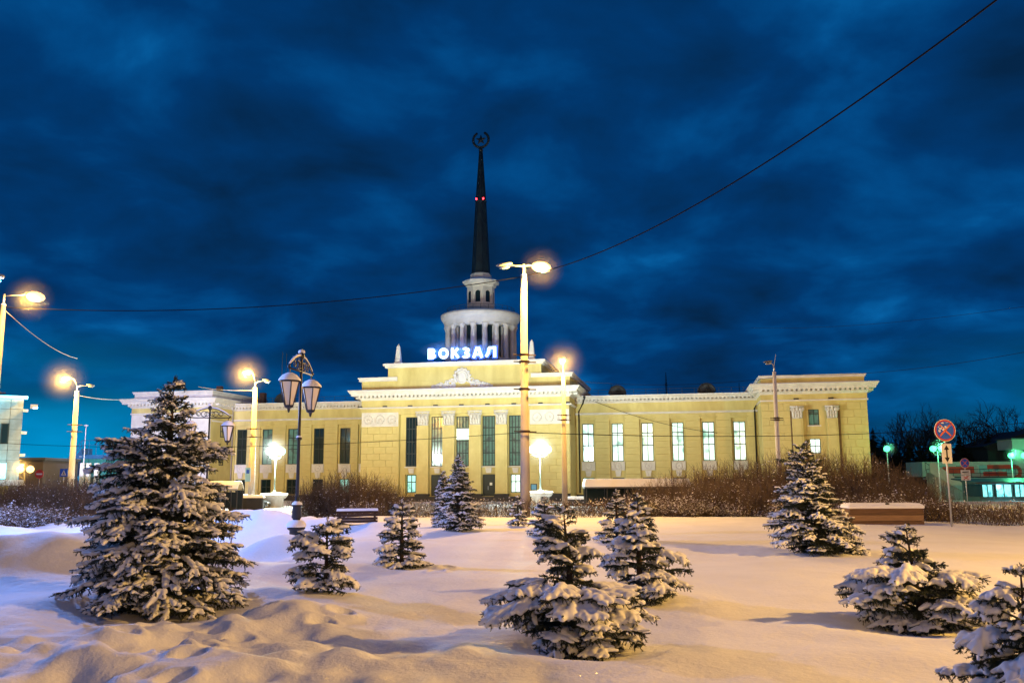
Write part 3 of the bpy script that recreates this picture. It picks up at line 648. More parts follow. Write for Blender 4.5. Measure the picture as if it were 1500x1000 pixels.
# ------------------------------------------------------------------ roof sign
def build_sign():
    S = thing('roof_sign', 'glowing blue white sign reading ВОКЗАЛ on the station roof', 'sign', station.matrix_basis @ Vector((0, 0, 0)), R(-11))
    fr = MB()
    for z in (18.75, 19.9): fr.tube([(-5.1, .55, z), (4.7, .55, z)], .04, 4)
    x = -4.9
    while x < 4.7: fr.tube([(x, .55, 18.44), (x, .55, 20.2)], .04, 4).tube([(x, 1.6, 18.44), (x, .55, 19.9)], .03, 4); x += 1.9
    fr.build('sign_frame', iron, S)
    xs = [(-5.02, 'В'), (-3.50, 'О'), (-1.78, 'К'), (-.22, 'З'), (1.22, 'А'), (2.96, 'Л')]
    # outlines in a unit square, drawn as strokes of flat bars
    t = .30
    def bar(mb, p, q, w, y0, y1):
        p = Vector((p[0], 0, p[1])); q = Vector((q[0], 0, q[1])); d = (q-p).normalized(); n = Vector((-d.z, 0, d.x))*w/2
        a, b, c, e = p+n, p-n, q-n, q+n
        mb.prism([(a.x, a.z), (b.x, b.z), (c.x, c.z), (e.x, e.z)], y0, y1)
    def arc(mb, c, rx, rz, a0, a1, w, y0, y1, n=14):
        o = len(mb.v)
        for k in range(n+1):
            a = R(a0+(a1-a0)*k/n); ca, sa = math.cos(a), math.sin(a)
            for r in (-w/2, w/2):
                for y in (y0, y1): mb.v.append((c[0]+(rx+r)*ca, y, c[1]+(rz+r)*sa))
        for k in range(n):
            i = o+4*k; j = i+4
            mb.f += [(i, i+2, j+2, j), (i+1, j+1, j+3, i+3), (i, j, j+1, i+1), (i+2, i+3, j+3, j+2)]
        mb.f += [(o, o+1, o+3, o+2), (o+4*n, o+4*n+2, o+4*n+3, o+4*n+1)]
    def glyph(ch, w, y0, y1, e=0):
        g = MB(); h = 1.42; hw = w/2
        if ch == 'В':
            bar(g, (hw, -e+hw*0), (hw, h+e), w, y0, y1)
            for cz, rz, rx in ((h*.76, h*.24-hw, .22), (h*.27, h*.27-hw, .28)):
                arc(g, (.62, cz), rx, rz, -90, 90, w, y0+.004, y1+.004); bar(g, (hw, cz+rz), (.64, cz+rz), w, y0+.002, y1+.002); bar(g, (hw, cz-rz), (.64, cz-rz), w, y0+.006, y1+.006)
        if ch == 'О': arc(g, (.68, h/2), .68-hw+.02, h/2-hw+.03, 0, 360, w, y0, y1, 30)
        if ch == 'К':
            bar(g, (hw, -e), (hw, h+e), w, y0, y1); bar(g, (.25, h*.46), (.98, h-hw*.4+e), w*.95, y0+.002, y1+.002); bar(g, (.42, h*.62), (1.03, hw*.4-e), w*.95, y0+.004, y1+.004)
        if ch == 'З':
            arc(g, (.48, h*.73), .36, h*.27-hw+.02, -90, 150, w, y0+.002, y1+.002); arc(g, (.48, h*.28), .40, h*.28-hw+.02, -150, 90, w, y0, y1); bar(g, (.3, h*.5), (.52, h*.5), w*.8, y0+.004, y1+.004)
        if ch == 'А':
            bar(g, (.13, -e), (.62, h+e), w, y0, y1); bar(g, (1.27, -e), (.78, h+e), w, y0+.002, y1+.002); bar(g, (.3, h*.30), (1.1, h*.30), w*.75, y0+.004, y1+.004)
        if ch == 'Л':
            bar(g, (1.30, -e), (1.30, h+e), w, y0, y1); bar(g, (.42, h-hw*.9), (1.3, h-hw*.9), w*.95, y0+.002, y1+.002)
            bar(g, (.52, h-hw), (.40, h*.35), w, y0+.004, y1+.004); bar(g, (.42, h*.42), (.08, .10), w*.95, y0+.006, y1+.006)
        return g
    for x, ch in xs:
        o = link('letter', glyph(ch, .34, -.06, -.01).mesh('letter', em_letter), S, (x, .3, 18.98), label='letter '+ch)
        glyph(ch, .74, 0, .16, .16).build('halo_plate', em_blue, o)  # oversize glowing plate behind each letter stands in for its blue halo
    for x in (-3.5, -.2, 3.1): lamp_light(S, (x, -.7, 19.7), (.03, .22, 1), 420, .5)
    return S
build_sign()

def halo(c, r, dens, label, box=None, col=(1, 1, 1)):  # scattering volume added to give lamps and sign their glow
    m = bpy.data.materials.new('halo_volume'); m.use_nodes = True; nt = m.node_tree; nt.nodes.remove(nt.nodes['Principled BSDF'])
    pv = nt.nodes.new('ShaderNodeVolumePrincipled'); pv.inputs['Density'].default_value = dens; pv.inputs['Color'].default_value = (*col, 1)
    nt.links.new(pv.outputs[0], nt.nodes['Material Output'].inputs['Volume'])
    if True:                                   # thins out evenly towards its edge
        tc = nt.nodes.new('ShaderNodeTexCoord'); mp = nt.nodes.new('ShaderNodeMapping'); g = nt.nodes.new('ShaderNodeTexGradient'); g.gradient_type = 'SPHERICAL'
        if box:
            mp.vector_type = 'POINT'; sc_ = (1/((box[1]-box[0])/2), 1/((box[3]-box[2])/2), 1/((box[5]-box[4])/2)); mid = ((box[0]+box[1])/2, (box[2]+box[3])/2, (box[4]+box[5])/2)
            mp.inputs['Scale'].default_value = sc_; mp.inputs['Location'].default_value = tuple(-a*b for a, b in zip(mid, sc_))
        else: mp.inputs['Scale'].default_value = (1/r,)*3
        pw = nt.nodes.new('ShaderNodeMath'); pw.operation = 'POWER'; pw.inputs[1].default_value = 2.3 if not box else .9
        mu = nt.nodes.new('ShaderNodeMath'); mu.operation = 'MULTIPLY'; mu.inputs[1].default_value = dens*(10 if not box else 7)
        nt.links.new(tc.outputs['Object'], mp.inputs[0]); nt.links.new(mp.outputs[0], g.inputs[0]); nt.links.new(g.outputs[0], pw.inputs[0]); nt.links.new(pw.outputs[0], mu.inputs[0]); nt.links.new(mu.outputs[0], pv.inputs['Density'])
    mb = MB().ell((0, 0, 0), (r, r, r), 24, 14) if not box else MB().box(*box)
    o = mb.build('halo', m, None, True, kind='stuff'); o.location = c; tag(o, label, 'halo')
    if box: o.rotation_euler = (0, 0, R(-11))
    return o
halo(station.matrix_basis @ Vector((0, 0, 0)), 0, .035, 'added glow mist lit blue in front of the roof sign', box=(-6.2, 5.9, -1.5, .1, 18.55, 21.6))
# ------------------------------------------------------------------ tall street lamps
def street_lamp(label, px, ytop, D, r0, heads, bands=(), power=60000, antenna=False, z0=None, name='street_lamp'):
    top = at(px, ytop, D); gz = float(H(top.x, top.y)) if z0 is None else z0
    S = thing(name, label, 'street lamp', (top.x, top.y, gz), 0)
    h = top.z-gz
    pm_ = whitep if antenna else concrete
    MB().tube([(0, 0, -.3), (0, 0, h*.33), (0, 0, h*.331), (0, 0, h)], [r0, r0*.9, r0*.84, r0*.62], 16).build('pole', pm_, S, True)
    for b in bands:
        zb = at(px, b, D).z-gz; MB().lathe([(r0*1.0, -.06), (r0*1.08, -.05), (r0*1.08, .05), (r0*1.0, .06)], 16, (0, 0, zb)).tube([(-r0*2.2, 0, zb+.02), (r0*2.4, 0, zb-.02)], .03, 5).build('band', darkband, S)
    MB().tube([(0, 0, h), (0, 0, h+.55)], .06, 8).build('spigot', steel, S, True)
    MB().lathe([(0, h+.05), (r0*.5, h+.04), (r0*.66, h), (r0*.64, h-.02)], 14).build('snow_cap', snow, S, True)
    for hx, hy, hz, lit in heads:
        d = Vector((hx, hy, 0)); L_ = d.length; u = d/L_
        a_ = MB().tube([(0, 0, h+.45), tuple(u*L_*.3+Vector((0, 0, h+.45+(hz-.45)*.75))), tuple(u*(L_*.75)+Vector((0, 0, h+hz)))], .035, 6).build('arm', steel, S, True)
        M = Matrix.Rotation(math.atan2(u.y, u.x), 3, 'Z') @ Matrix.Rotation(R(8), 3, 'Y').to_3x3()
        c = u*L_+Vector((0, 0, h+hz))
        hd = MB(); hd.ell(c+Vector((0, 0, .06)), (.42, .17, .10), 12, 6, M).build('lamp_head', headm, S, True)
        MB().ell(c+Vector((0, 0, .07)), (.36, .15, .09), 10, 5, M).build('snow_cap', snow, S, True)
        ln = MB().ell(c+Vector((.02, 0, -.10)), (.50, .34, .27) if lit else (.26, .13, .07), 12, 6, M).build('lens', em_sod if lit else steel, S, True)
        if lit: lamp_light(S, c+Vector((0, -.5, -.42)), SODIUM, power, .2)
        if lit: halo(Vector((top.x, top.y, gz))+c+Vector((0, -.5, -.3)), min(2.7, D*.030), .55*min(2.5, D*.028)/3*4*math.pi/(power*.25), 'added mist glowing round the lit head of the '+{5: 'left edge', 113: 'bridge side', 374: 'left wing', 767: 'thickest', 825: 'colonnade corner'}[px]+' lamp post')
    if antenna: MB().tube([(0, 0, h+.4), (.2, 0, h+1.4)], .02, 5).build('antenna', steel, S)
    return S
street_lamp('tall concrete lamp post at the left edge with one lit head on a long arm', 5, 446, 45, .2, [(1.6, 0, .5, True)], (575,), 2600)
street_lamp('concrete lamp post with lit head rising from the brown bushes by the blue bridge', 113, 573, 90, .34, [(-1.0, -.4, 1.4, True), (1.2, .3, .6, False)], (622, 632), 12000)
street_lamp('concrete lamp post with lit head before the left wing of the station', 374, 568, 86, .33, [(-.7, -.4, 1.6, True), (1.0, .3, .7, False)], (628, 640), 17000)
main_pole = street_lamp('tallest thick concrete pole with two lamp heads in front of the colonnade', 767, 403, 42.5, .235, [(-.95, 0, .48, False), (.85, 0, .5, True)], (520, 530, 570, 632), 11000)
street_lamp('concrete lamp post with lit head at the right corner of the colonnade block', 825, 551, 75, .25, [(-.1, -.6, 1.4, True)], (608, 615), 8000)
street_lamp('slim unlit lamp post standing in the bare thicket before the right block', 1134, 545, 69, .22, [(-.5, -.2, .75, False)], (612, 615), 0, True)
# posts that stand just outside the picture; their light is what falls on the lawn
def offpost(label, x, y, h, col, power, lens, cold=False):
    gz = float(H(x, y)); S = thing('street_lamp', label, 'street lamp', (x, y, gz))
    MB().tube([(0, 0, -.3), (0, 0, h)], [.2, .13], 12).build('pole', concrete, S, True)
    MB().tube([(0, 0, h-.1), (-.5 if x > 0 else .5, 0, h+.35), (-1.1 if x > 0 else 1.1, 0, h+.4)], .035, 6).build('arm', steel, S, True)
    hx = -1.3 if x > 0 else 1.3
    MB().ell((hx, 0, h+.42), (.42, .17, .12), 12, 6).build('lamp_head', steel, S, True)
    MB().ell((hx, 0, h+.30), (.3, .2, .1), 12, 6).build('lens', lens, S, True)
    lamp_light(S, (hx, 0, h+.05), col, power, .22)
offpost('sodium street lamp right of the lawn outside the picture', 19, 9, 9.5, SODIUM, 17500, em_sod)
offpost('sodium street lamp behind the photographer to the right', 7, -13, 7.5, SODIUM, 3600, em_sod)
offpost('sodium street lamp right of the thicket outside the picture', 50, 72, 11, SODIUM, 20000, em_sod)
offpost('cold white street lamp left of the path outside the picture', -17.5, 27, 8.0, COLD, 9500, em_cyan)

# ------------------------------------------------------------------ spruces: shared boughs
def remeshed(mb, voxel, name, m, smooth_it=3):
    me = bpy.data.meshes.new('tmp'); me.from_pydata(mb.v, [], mb.f); o = bpy.data.objects.new('tmp', me); COL.objects.link(o)
    r = o.modifiers.new('r', 'REMESH'); r.mode = 'VOXEL'; r.voxel_size = voxel
    s = o.modifiers.new('s', 'SMOOTH'); s.iterations = smooth_it; s.factor = .6
    dg = bpy.context.evaluated_depsgraph_get(); dg.update()
    me2 = bpy.data.meshes.new_from_object(o.evaluated_get(dg)); me2.name = name
    me2.materials.clear(); me2.materials.append(m)
    me2.polygons.foreach_set('use_smooth', np.ones(len(me2.polygons), bool))
    bpy.data.objects.remove(o); bpy.data.meshes.remove(me)
    return me2
def make_bough(L, seed, fine=False):
    """a flat fan of twigs thick with needles, and the snow lying on it"""
    rn = random.Random(seed); nd = MB(); sn = MB()
    width = .30*L+.07
    sag = lambda t: .07*L*math.sin(t*3.0)-.10*L*t*t
    main = [Vector((L*t, .03*L*math.sin(t*4+seed), sag(t))) for t in (0, .2, .4, .6, .8, 1)]
    nd.tube(main, [.012*L+.006, .01*L+.005, .008*L+.004, .006*L+.003, .004, .002], 4, False)
    twigs = [(main[2], main[3]), (main[3], main[4]), (main[4], main[5])]
    tips = []
    n = max(4, int(L/.075))
    for k in range(n):
        t = .22+.74*(k+rn.random()*.5)/n
        i = min(int(t*5), 4); p = main[i].lerp(main[i+1], t*5-i); side = 1 if k % 2 else -1
        ln = (width*(1.15-.75*t)+.05)*rn.uniform(.7, 1.15)
        a = side*R(rn.uniform(38, 62)); d = Vector((math.cos(a), math.sin(a), rn.uniform(-.28, .08)))
        q = p+d*ln; q.z -= .12*ln
        twigs.append((p, q)); tips.append((p, q, ln))
        for hk in range(2+int(ln*8)):          # short twigs hanging under the bough
            pp = p.lerp(q, rn.uniform(.05, .9)); b = rn.uniform(0, 6.28); hl = rn.uniform(.35, .8)*min(.16, .05+.09*L)
            twigs.append((pp, pp+Vector((math.cos(b)*.55, math.sin(b)*.55, -.85))*hl))
        if ln > .13:
            for s2 in (-1, 1):
                b = a+s2*R(rn.uniform(35, 50)); pp = p.lerp(q, rn.uniform(.35, .6)); qq = pp+Vector((math.cos(b), math.sin(b), rn.uniform(-.35, 0)))*ln*.45
                twigs.append((pp, qq)); tips.append((pp, qq, ln*.5))
    for p, q in twigs:
        ln = (q-p).length; d = (q-p).normalized(); u = d.cross(Vector((0, 0, 1))).normalized(); w = d.cross(u)
        nd.tube([p, q], [.005, .003], 3, False)
        for k in range(int(ln*430)+8):
            s_ = rn.random(); c = p.lerp(q, s_); a = rn.uniform(0, 2*math.pi)
            e = (u*math.cos(a)+w*math.sin(a)); nl = rn.uniform(.016, .028); e2 = (e+d*rn.uniform(.5, 1.1)).normalized()*nl
            sd = d.cross(e).normalized()*.0036
            nd.add([c+sd, c-sd, c+e2], [(0, 1, 2)])
    # snow: rounded loads on the fan, with fingers along the twigs
    rs = .028+.020*L if not fine else .026+.012*L
    def blob(c, r, flat_=.58):
        sn.ell((c.x, c.y, c.z+.008+r*flat_*.8), (r*rn.uniform(.9, 1.15), r*rn.uniform(.9, 1.15), r*flat_), 8, 5)
    m = max(4, int(L/.05))
    for k in range(m):
        t = .46+.52*k/(m-1)
        if rn.random() < (.10 if not fine else .45): continue
        i = min(int(t*5), 4); p = main[i].lerp(main[i+1], t*5-i)
        blob(p, rs*rn.uniform(.9, 1.45)*(1.15-.35*t))
    for p, q, ln in tips:
        if rn.random() < (.36 if not fine else .36) or p.x < (.36 if not fine else .30)*L: continue
        k = max(2, int(ln/.03)); st = rn.uniform(.85, 1.2)
        for j in range(k+1):
            t = j/k*.82
            if fine and t < .30: continue
            blob(p.lerp(q, t), rs*st*(.98-.42*t))
    vox = .011 if L < .8 else .014
    return nd.mesh('branch', needles), remeshed(sn, vox, 'snow_cap', snow)
BOUGH = {}
for ci, L in enumerate((.16, .28, .45, .70, 1.0, 1.35)):
    BOUGH[L] = [make_bough(L, 100*ci+k) for k in range(3)]
BOUGHF = {}
for ci, L in enumerate((.16, .28, .45, .70, 1.0, 1.35)):
    BOUGHF[L] = [make_bough(L, 1000+100*ci+k, True) for k in range(3)]
KEYS = sorted(BOUGH)
def spruce(label, apex, base_py, rows, seed, dens=1.0, bare=.09, group='snow laden spruces on the lawn', cx=None, snowy=1.0, up=0, fine=False):
    """apex=(px,py) of the tip; rows=[(py, left px, right px)] outline of the crown"""
    rn = random.Random(seed)
    cx = cx or apex[0]
    B = foot(cx, base_py-6); D = B.y; k = D/F
    T = thing('spruce_tree', label, 'spruce', B, 0, group)
    zf = lambda py: at(cx, py, D).z-B.z
    Ht = zf(apex[1]); tx = (apex[0]-cx)*k
    rows = sorted(rows); zs = [zf(r[0]) for r in rows][::-1]; Ls = [(cx-r[1])*k for r in rows][::-1]; Rs = [(r[2]-cx)*k for r in rows][::-1]
    MB().tube([(0, 0, -.25), (tx*.3, 0, Ht*.35), (tx*.7, 0, Ht*.7), (tx, 0, Ht*.96), (tx, 0, Ht)], [.035*Ht, .026*Ht, .014*Ht, .006, .003], 8).build('trunk', bark, T, True)
    z = .05; cnt = 0; lev = 0
    while z < Ht*.985:
        f = z/Ht
        Lm = float(np.interp(z, zs, Ls, left=Ls[0]*.9, right=.04)); Rm = float(np.interp(z, zs, Rs, left=Rs[0]*.9, right=.04))
        mean = max((Lm+Rm)/2, .06)
        n = max(4, int((3.4+mean*4.6)*dens)); n = min(n, 10 if not fine else 12)
        for j in range(n):
            az = 2*math.pi*(j+rn.random()*.7)/n+lev*2.4
            c = math.cos(az); r = (Rm*c*c if c > 0 else Lm*c*c)+min(mean, 1.3)*(1-c*c)
            inner = rn.random() < .26
            r *= rn.uniform(.80, 1.08) if not inner else rn.uniform(.45, .7)
            if r < .07: r = .07
            if cnt >= 298: break
            el = R(2+8*f/.55 if f < .55 else 10+28*(f-.55)/.45)+R(rn.uniform(-7, 8))+R(up)
            Lb = min(KEYS, key=lambda q: abs(q-r)); s = r/Lb; s = max(.6, min(1.35, s))
            me, ms = (BOUGHF if fine else BOUGH)[Lb][rn.randrange(3)]
            zz = max(.03, z+rn.uniform(-.05, .05)-math.sin(el)*r*.75)
            b = link('branch', me, T, (tx*f, 0, zz), rot=(rn.uniform(-.2, .2), -el, az)); b.scale = (s, s*rn.uniform(.9, 1.15), s)
            if not inner and rn.random() > bare: 
                o = link('snow_cap', ms, b, (0, 0, 0)); o.scale = (1, 1, (1.12 if fine else 1)*snowy*rn.uniform(.65, 1.45))
            cnt += 1
        lev += 1; z += (.72 if fine else 1)*(.062+.062*min(mean, 1.2)+.014*Ht)/dens
    # leader
    b = link('branch', BOUGH[.16][0][0], T, (tx, 0, Ht*.955), rot=(0, R(-86), 0)); b.scale = (max(.5, Ht*.05/.16),)*3
    MB().ell((tx, 0, Ht*.985), (.022, .022, .035), 8, 6).build('snow_tip', snow, T, True)
    print(label, 'D=%.1f H=%.2f n=%d' % (D, Ht, cnt))
    return T
spruce('largest dark spruce at left, thick with snow, before the station end block', (237, 555), 900,
       [(560, 226, 250), (590, 200, 262), (625, 178, 274), (644, 140, 284), (652, 130, 325), (666, 130, 318), (690, 126, 306), (720, 128, 318), (750, 112, 340), (780, 108, 345), (820, 103, 350), (850, 103, 358), (878, 128, 345), (893, 175, 315)], 11, 1.0, cx=233, fine=True, snowy=1.2)
spruce('small lopsided spruce beside the black lantern post, low bough sticking out left', (477, 757), 872,
       [(762, 455, 500), (785, 425, 512), (805, 420, 515), (830, 412, 508), (855, 430, 530), (868, 445, 522)], 12, .9, snowy=1.35)
spruce('small spruce with wide low left bough, left of the lawn centre', (588, 731), 838,
       [(738, 578, 600), (755, 563, 608), (785, 548, 618), (800, 540, 622), (820, 548, 628), (832, 560, 630)], 13, .95, snowy=1.2)
spruce('shorter half of the spruce pair before the station door', (649, 690), 777,
       [(696, 643, 656), (725, 636, 668), (760, 632, 680), (772, 636, 680)], 14, .95, fine=True)
spruce('taller half of the spruce pair before the station door', (671, 665), 783,
       [(672, 665, 678), (695, 655, 690), (730, 645, 698), (765, 642, 710), (778, 655, 708)], 15, 1.0, fine=True)
spruce('tiny thin spruce beside the foot of the thickest concrete pole', (759, 726), 776,
       [(735, 754, 766), (750, 747, 773), (770, 742, 779)], 16, .9)
spruce('far small spruce mostly hidden behind the front centre spruce', (798, 728), 790,
       [(736, 788, 812), (755, 776, 826), (782, 766, 838)], 17, .9)
spruce('nearest centre spruce with narrow top and broad snow heaped skirt', (829, 741), 962,
       [(752, 815, 843), (772, 795, 870), (795, 782, 893), (815, 790, 893), (834, 797, 886), (844, 790, 890), (850, 740, 935), (875, 720, 955), (905, 722, 960), (930, 755, 935), (955, 800, 915)], 18, 1.05, cx=843, snowy=1.2)
spruce('small spruce with bare pole like tip behind the right hand centre spruce', (904, 716), 800,
       [(728, 896, 912), (750, 885, 920), (775, 868, 925), (795, 870, 930)], 19, .9)
spruce('centre right spruce with thin tip, leaning on the front centre spruce', (938, 722), 889,
       [(735, 928, 950), (750, 924, 958), (765, 902, 972), (785, 892, 992), (815, 885, 1004), (850, 880, 1018), (875, 900, 1014), (885, 930, 1008)], 20, 1.0, snowy=1.3)
spruce('tidy conical spruce frosted white alone at right before the bare thicket', (1190, 645), 815,
       [(655, 1183, 1197), (672, 1158, 1215), (700, 1156, 1222), (730, 1146, 1238), (765, 1138, 1258), (795, 1134, 1270), (808, 1148, 1266)], 21, 1.0, cx=1202, snowy=1.0, fine=True)
spruce('low broad twin topped spruce at right, thick snow pads', (1338, 768), 928,
       [(780, 1328, 1350), (795, 1305, 1378), (820, 1312, 1395), (832, 1306, 1400), (840, 1258, 1448), (875, 1248, 1460), (900, 1262, 1445), (922, 1300, 1405)], 22, 1.05, cx=1352, snowy=1.25)
spruce('nearest spruce cut by the bottom right corner, heavy white pads', (1512, 832), 1035,
       [(845, 1495, 1530), (865, 1468, 1555), (890, 1425, 1580), (910, 1448, 1580), (935, 1452, 1580), (960, 1410, 1610), (990, 1392, 1620), (1015, 1410, 1610)], 23, 1.0, snowy=1.35)

# ------------------------------------------------------------------ bare shrubs and hedges
fleck = mat('snow_fleck', (.80, .80, .82), .7)
def tetra(mb, c, r, rn):
    v = [Vector((rn.uniform(-1, 1), rn.uniform(-1, 1), rn.uniform(-.6, .6)))*r for _ in range(4)]
    mb.add([c+q for q in v], [(0, 1, 2), (0, 2, 3), (0, 3, 1), (1, 3, 2)])
def shrub_mesh(seed, hh, ww, ns, r0=.012, fl=.5):
    rn = random.Random(seed); st = MB(); sn = MB()
    for k in range(ns):
        a = rn.uniform(0, 2*math.pi); b = rn.random()**.7; p = Vector((math.cos(a), math.sin(a), 0))*ww*.35*rn.random()
        lean = Vector((math.cos(a), math.sin(a), 0))*b*ww*.75; h = hh*rn.uniform(.6, 1)*(1-.25*b*b)
        pts = [p]
        for i in range(1, 5):
            t = i/4; pts.append(p+lean*(t**.8)+Vector((rn.uniform(-.05, .05), rn.uniform(-.05, .05), h*t)))
        st.tube(pts, [r0, r0*.8, r0*.6, r0*.4, r0*.2], 3, False)
        for j in range(6):
            t = rn.uniform(.2, .95); i = min(int(t*4), 3); q = pts[i].lerp(pts[i+1], t*4-i); d = Vector((rn.uniform(-1, 1), rn.uniform(-1, 1), rn.uniform(.4, 1.6))).normalized()*hh*rn.uniform(.08, .22)
            st.tube([q, q+d*.5+Vector((rn.uniform(-.02, .02), 0, 0)), q+d], [r0*.4, r0*.3, r0*.15], 3, False)
            if rn.random() < fl*(1.35-t): tetra(sn, q+d*rn.random(), rn.uniform(.025, .055), rn)
    return st.mesh('stems', twigm), sn.mesh('snow_flecks', fleck)
SHR = [shrub_mesh(50+i, 2.6, 1.6, 290, .014, .30) for i in range(3)]
LOWS = [shrub_mesh(60+i, 1.0, 1.0, 120, .010, .9) for i in range(3)]
def shrub(kindset, loc, sc, label, group, rn):
    T = thing('bare_shrub', label, 'shrub', loc, rn.uniform(0, 6.28), group)
    a, b = kindset[rn.randrange(len(kindset))]
    o = link('stems', a, T, kind='stuff'); o.scale = sc; p = link('snow_flecks', b, T, kind='stuff'); p.scale = sc
    return T
rn = random.Random(77)
gl = 'bare leafless shrub in the tall brown thicket before the right wing'
for i, (px, pyt, D) in enumerate([(955, 705, 46), (985, 690, 47), (1010, 682, 46), (1040, 676, 49), (1068, 670, 46), (1095, 668, 49), (1122, 664, 46), (1150, 655, 49), (1178, 655, 46), (1205, 655, 49), (1232, 655, 46), (1258, 660, 48), (1285, 668, 45), (1310, 678, 46), (1335, 690, 43), (1360, 705, 42), (1030, 700, 43), (1080, 695, 43), (1130, 690, 43), (1180, 685, 43), (1240, 690, 42), (1290, 700, 41), (930, 722, 45)]):
    p = at(px, 745, D); z = float(H(p.x, p.y)); h = at(px, pyt, D).z-z; s = max(.4, h/2.5)
    gl = 'tall bare shrub of the thicket, '+('near row ' if D < 45 else 'far row ' if D > 47 else 'middle row ')+('beside the flat snow topped shelter' if px < 1020 else 'before the right wing windows' if px < 1110 else 'round the slim unlit lamp post' if px < 1170 else 'behind the frosted conical spruce' if px < 1250 else 'behind the wooden box')
    shrub(SHR, (p.x, p.y, z-.1), (min(s, 1.3), min(s, 1.3), s), gl, 'shrubs of the tall right hand thicket', rn)
for i in range(22):
    px = 925+i*21; D = 42.5-(i*.26 if i > 10 else 0)-rn.random(); p = at(px, 750, D); z = float(H(p.x, p.y))
    shrub(LOWS, (p.x, p.y, z-.05), (1.1, 1.1, rn.uniform(.8, 1.3)), 'low snow flecked shrub at the foot of the thicket, '+('left of the slim lamp post' if px < 1110 else 'left of the frosted spruce' if px < 1190 else 'between spruce and box' if px < 1250 else 'behind the wooden box'), 'low shrubs in front of the thicket', rn)
for i, (px, pyt, D) in enumerate([(462, 700, 52), (488, 690, 53), (512, 686, 51), (538, 692, 53), (565, 702, 52)]):
    p = at(px, 740, D); z = float(H(p.x, p.y)); s = (at(px, pyt, D).z-z)/2.5
    shrub(SHR, (p.x, p.y, z), (s*.9, s*.9, s), 'bare spreading bush behind the park bench, left of the colonnade', 'bushes behind the bench', rn)
for i in range(16):
    px = -20+i*13; D = 44+rn.uniform(-2, 4); pyt = 700-(8 if i > 7 else 0)+rn.uniform(-6, 10); p = at(px, 740, D); z = float(H(p.x, p.y)); s = (at(px, pyt, D).z-z)/2.5
    shrub(SHR, (p.x, p.y, z), (.85, .85, max(.5, s)), ('bare brown bush beyond the path, '+('before the teal building' if px < 50 else 'left of the lamp post' if px < 110 else 'right of the lamp post by the bridge')), 'bushes beyond the path at left', rn)
for i in range(22):
    px = -25+i*11; D = 36.5+rn.uniform(-1.2, 1.5)+i*.1; p = at(px, 750, D); z = float(H(p.x, p.y))
    shrub(LOWS, (p.x, p.y, z-.1), (1.2, 1.2, rn.uniform(.8, 1.3)), ('low snow speckled shrub on the bank, '+('at the left edge' if px < 40 else 'below the no entry sign' if px < 90 else 'beside the largest spruce')), 'low shrubs on the left bank', rn)

def hedge_mesh(seed, L, h, w):
    rn = random.Random(seed); st = MB(); sn = MB()
    for k in range(int(L*300)):
        p = Vector((rn.uniform(0, L), rn.uniform(-w/2, w/2), rn.uniform(0, h*.6)))
        d = Vector((rn.uniform(-.6, .6), rn.uniform(-.6, .6), rn.uniform(.3, 1))).normalized()*rn.uniform(.15, .45)
        if p.z+d.z > h: d.z = h-p.z
        st.tube([p, p+d*.5+Vector((0, rn.uniform(-.03, .03), .02)), p+d], [.009, .007, .003], 3, False)
        if rn.random() < .40: tetra(sn, p+d*rn.uniform(.5, 1), rn.uniform(.02, .055)*(1.2 if p.z+d.z > h*.7 else .8), rn)
    return st.mesh('twigs', twigm), sn.mesh('snow_flecks', fleck)
HM = [hedge_mesh(80+i, 2.0, .75, .9) for i in range(3)]
def hedge(pts, label, hs=1.0):
    """a clipped hedge run along ground points; cut into 2 m lengths that share meshes"""
    a, b = Vector(pts[0]), Vector(pts[1]); n = max(1, round((b-a).length/1.9)); d = (b-a)/n; ang = math.atan2(d.y, d.x)
    T = thing('hedge', label, 'hedge', a, 0)
    for k in range(n):
        q = a+d*k; z = float(H(q.x+d.x*.5, q.y+d.y*.5)); s, f = HM[k % 3]
        for nm, me in (('twigs', s), ('snow_flecks', f)):
            o = link(nm, me, T, (q.x-a.x, q.y-a.y, z-a.z-.08), rot=(0, 0, ang), kind='stuff'); o.scale = (d.length/1.95, 1, hs)
def gpt(px, D): p = at(px, 740, D); return Vector((p.x, p.y, float(H(p.x, p.y))))
hedge((gpt(585, 42.5), gpt(935, 42.5)), 'low clipped hedge across the front of the colonnade, dusted with snow', 1.3)
hedge((gpt(420, 46), gpt(560, 45)), 'low dark hedge behind the black lantern post', 1.4)
hedge((gpt(1345, 36.5), gpt(1560, 31.5)), 'low snowy hedge at right under the road signs', 1.35)
hedge((gpt(1290, 39.5), gpt(1400, 38)), 'short hedge between the wooden box and the arrow sign', 1.3)

# ------------------------------------------------------------------ distant bare trees
def bare_tree_mesh(seed, h):
    rn = random.Random(seed); mb = MB()
    def grow(p, d, L, r, lv):
        q = p+d*L*.5+Vector((rn.uniform(-.05, .05), rn.uniform(-.05, .05), 0))*L; e = q+(d+Vector((rn.uniform(-.15, .15), rn.uniform(-.15, .15), .05))).normalized()*L*.5
        mb.tube([p, q, e], [r, r*.8, r*.62], 5 if lv < 2 else 3, False)
        if lv >= 6: return
        for k in range(3 if lv < 5 else 2):
            a = rn.uniform(0, 2*math.pi); sp = rn.uniform(.3, .75); u = d.orthogonal().normalized(); w = d.cross(u)
            nd_ = (d+(u*math.cos(a)+w*math.sin(a))*sp*1.3+Vector((0, 0, .15))).normalized()
            grow(p.lerp(e, rn.uniform(.6, 1)) if k else e, nd_, L*rn.uniform(.6, .82), max(r*.62, .018), lv+1)
    grow(Vector((0, 0, 0)), Vector((0, 0, 1)), h*.28, h*.020, 0)
    return mb.mesh('branches', darktwig)
BT = [bare_tree_mesh(90+i, 1.0*16) for i in range(4)]
print('bare tree tris', len(BT[0].polygons))
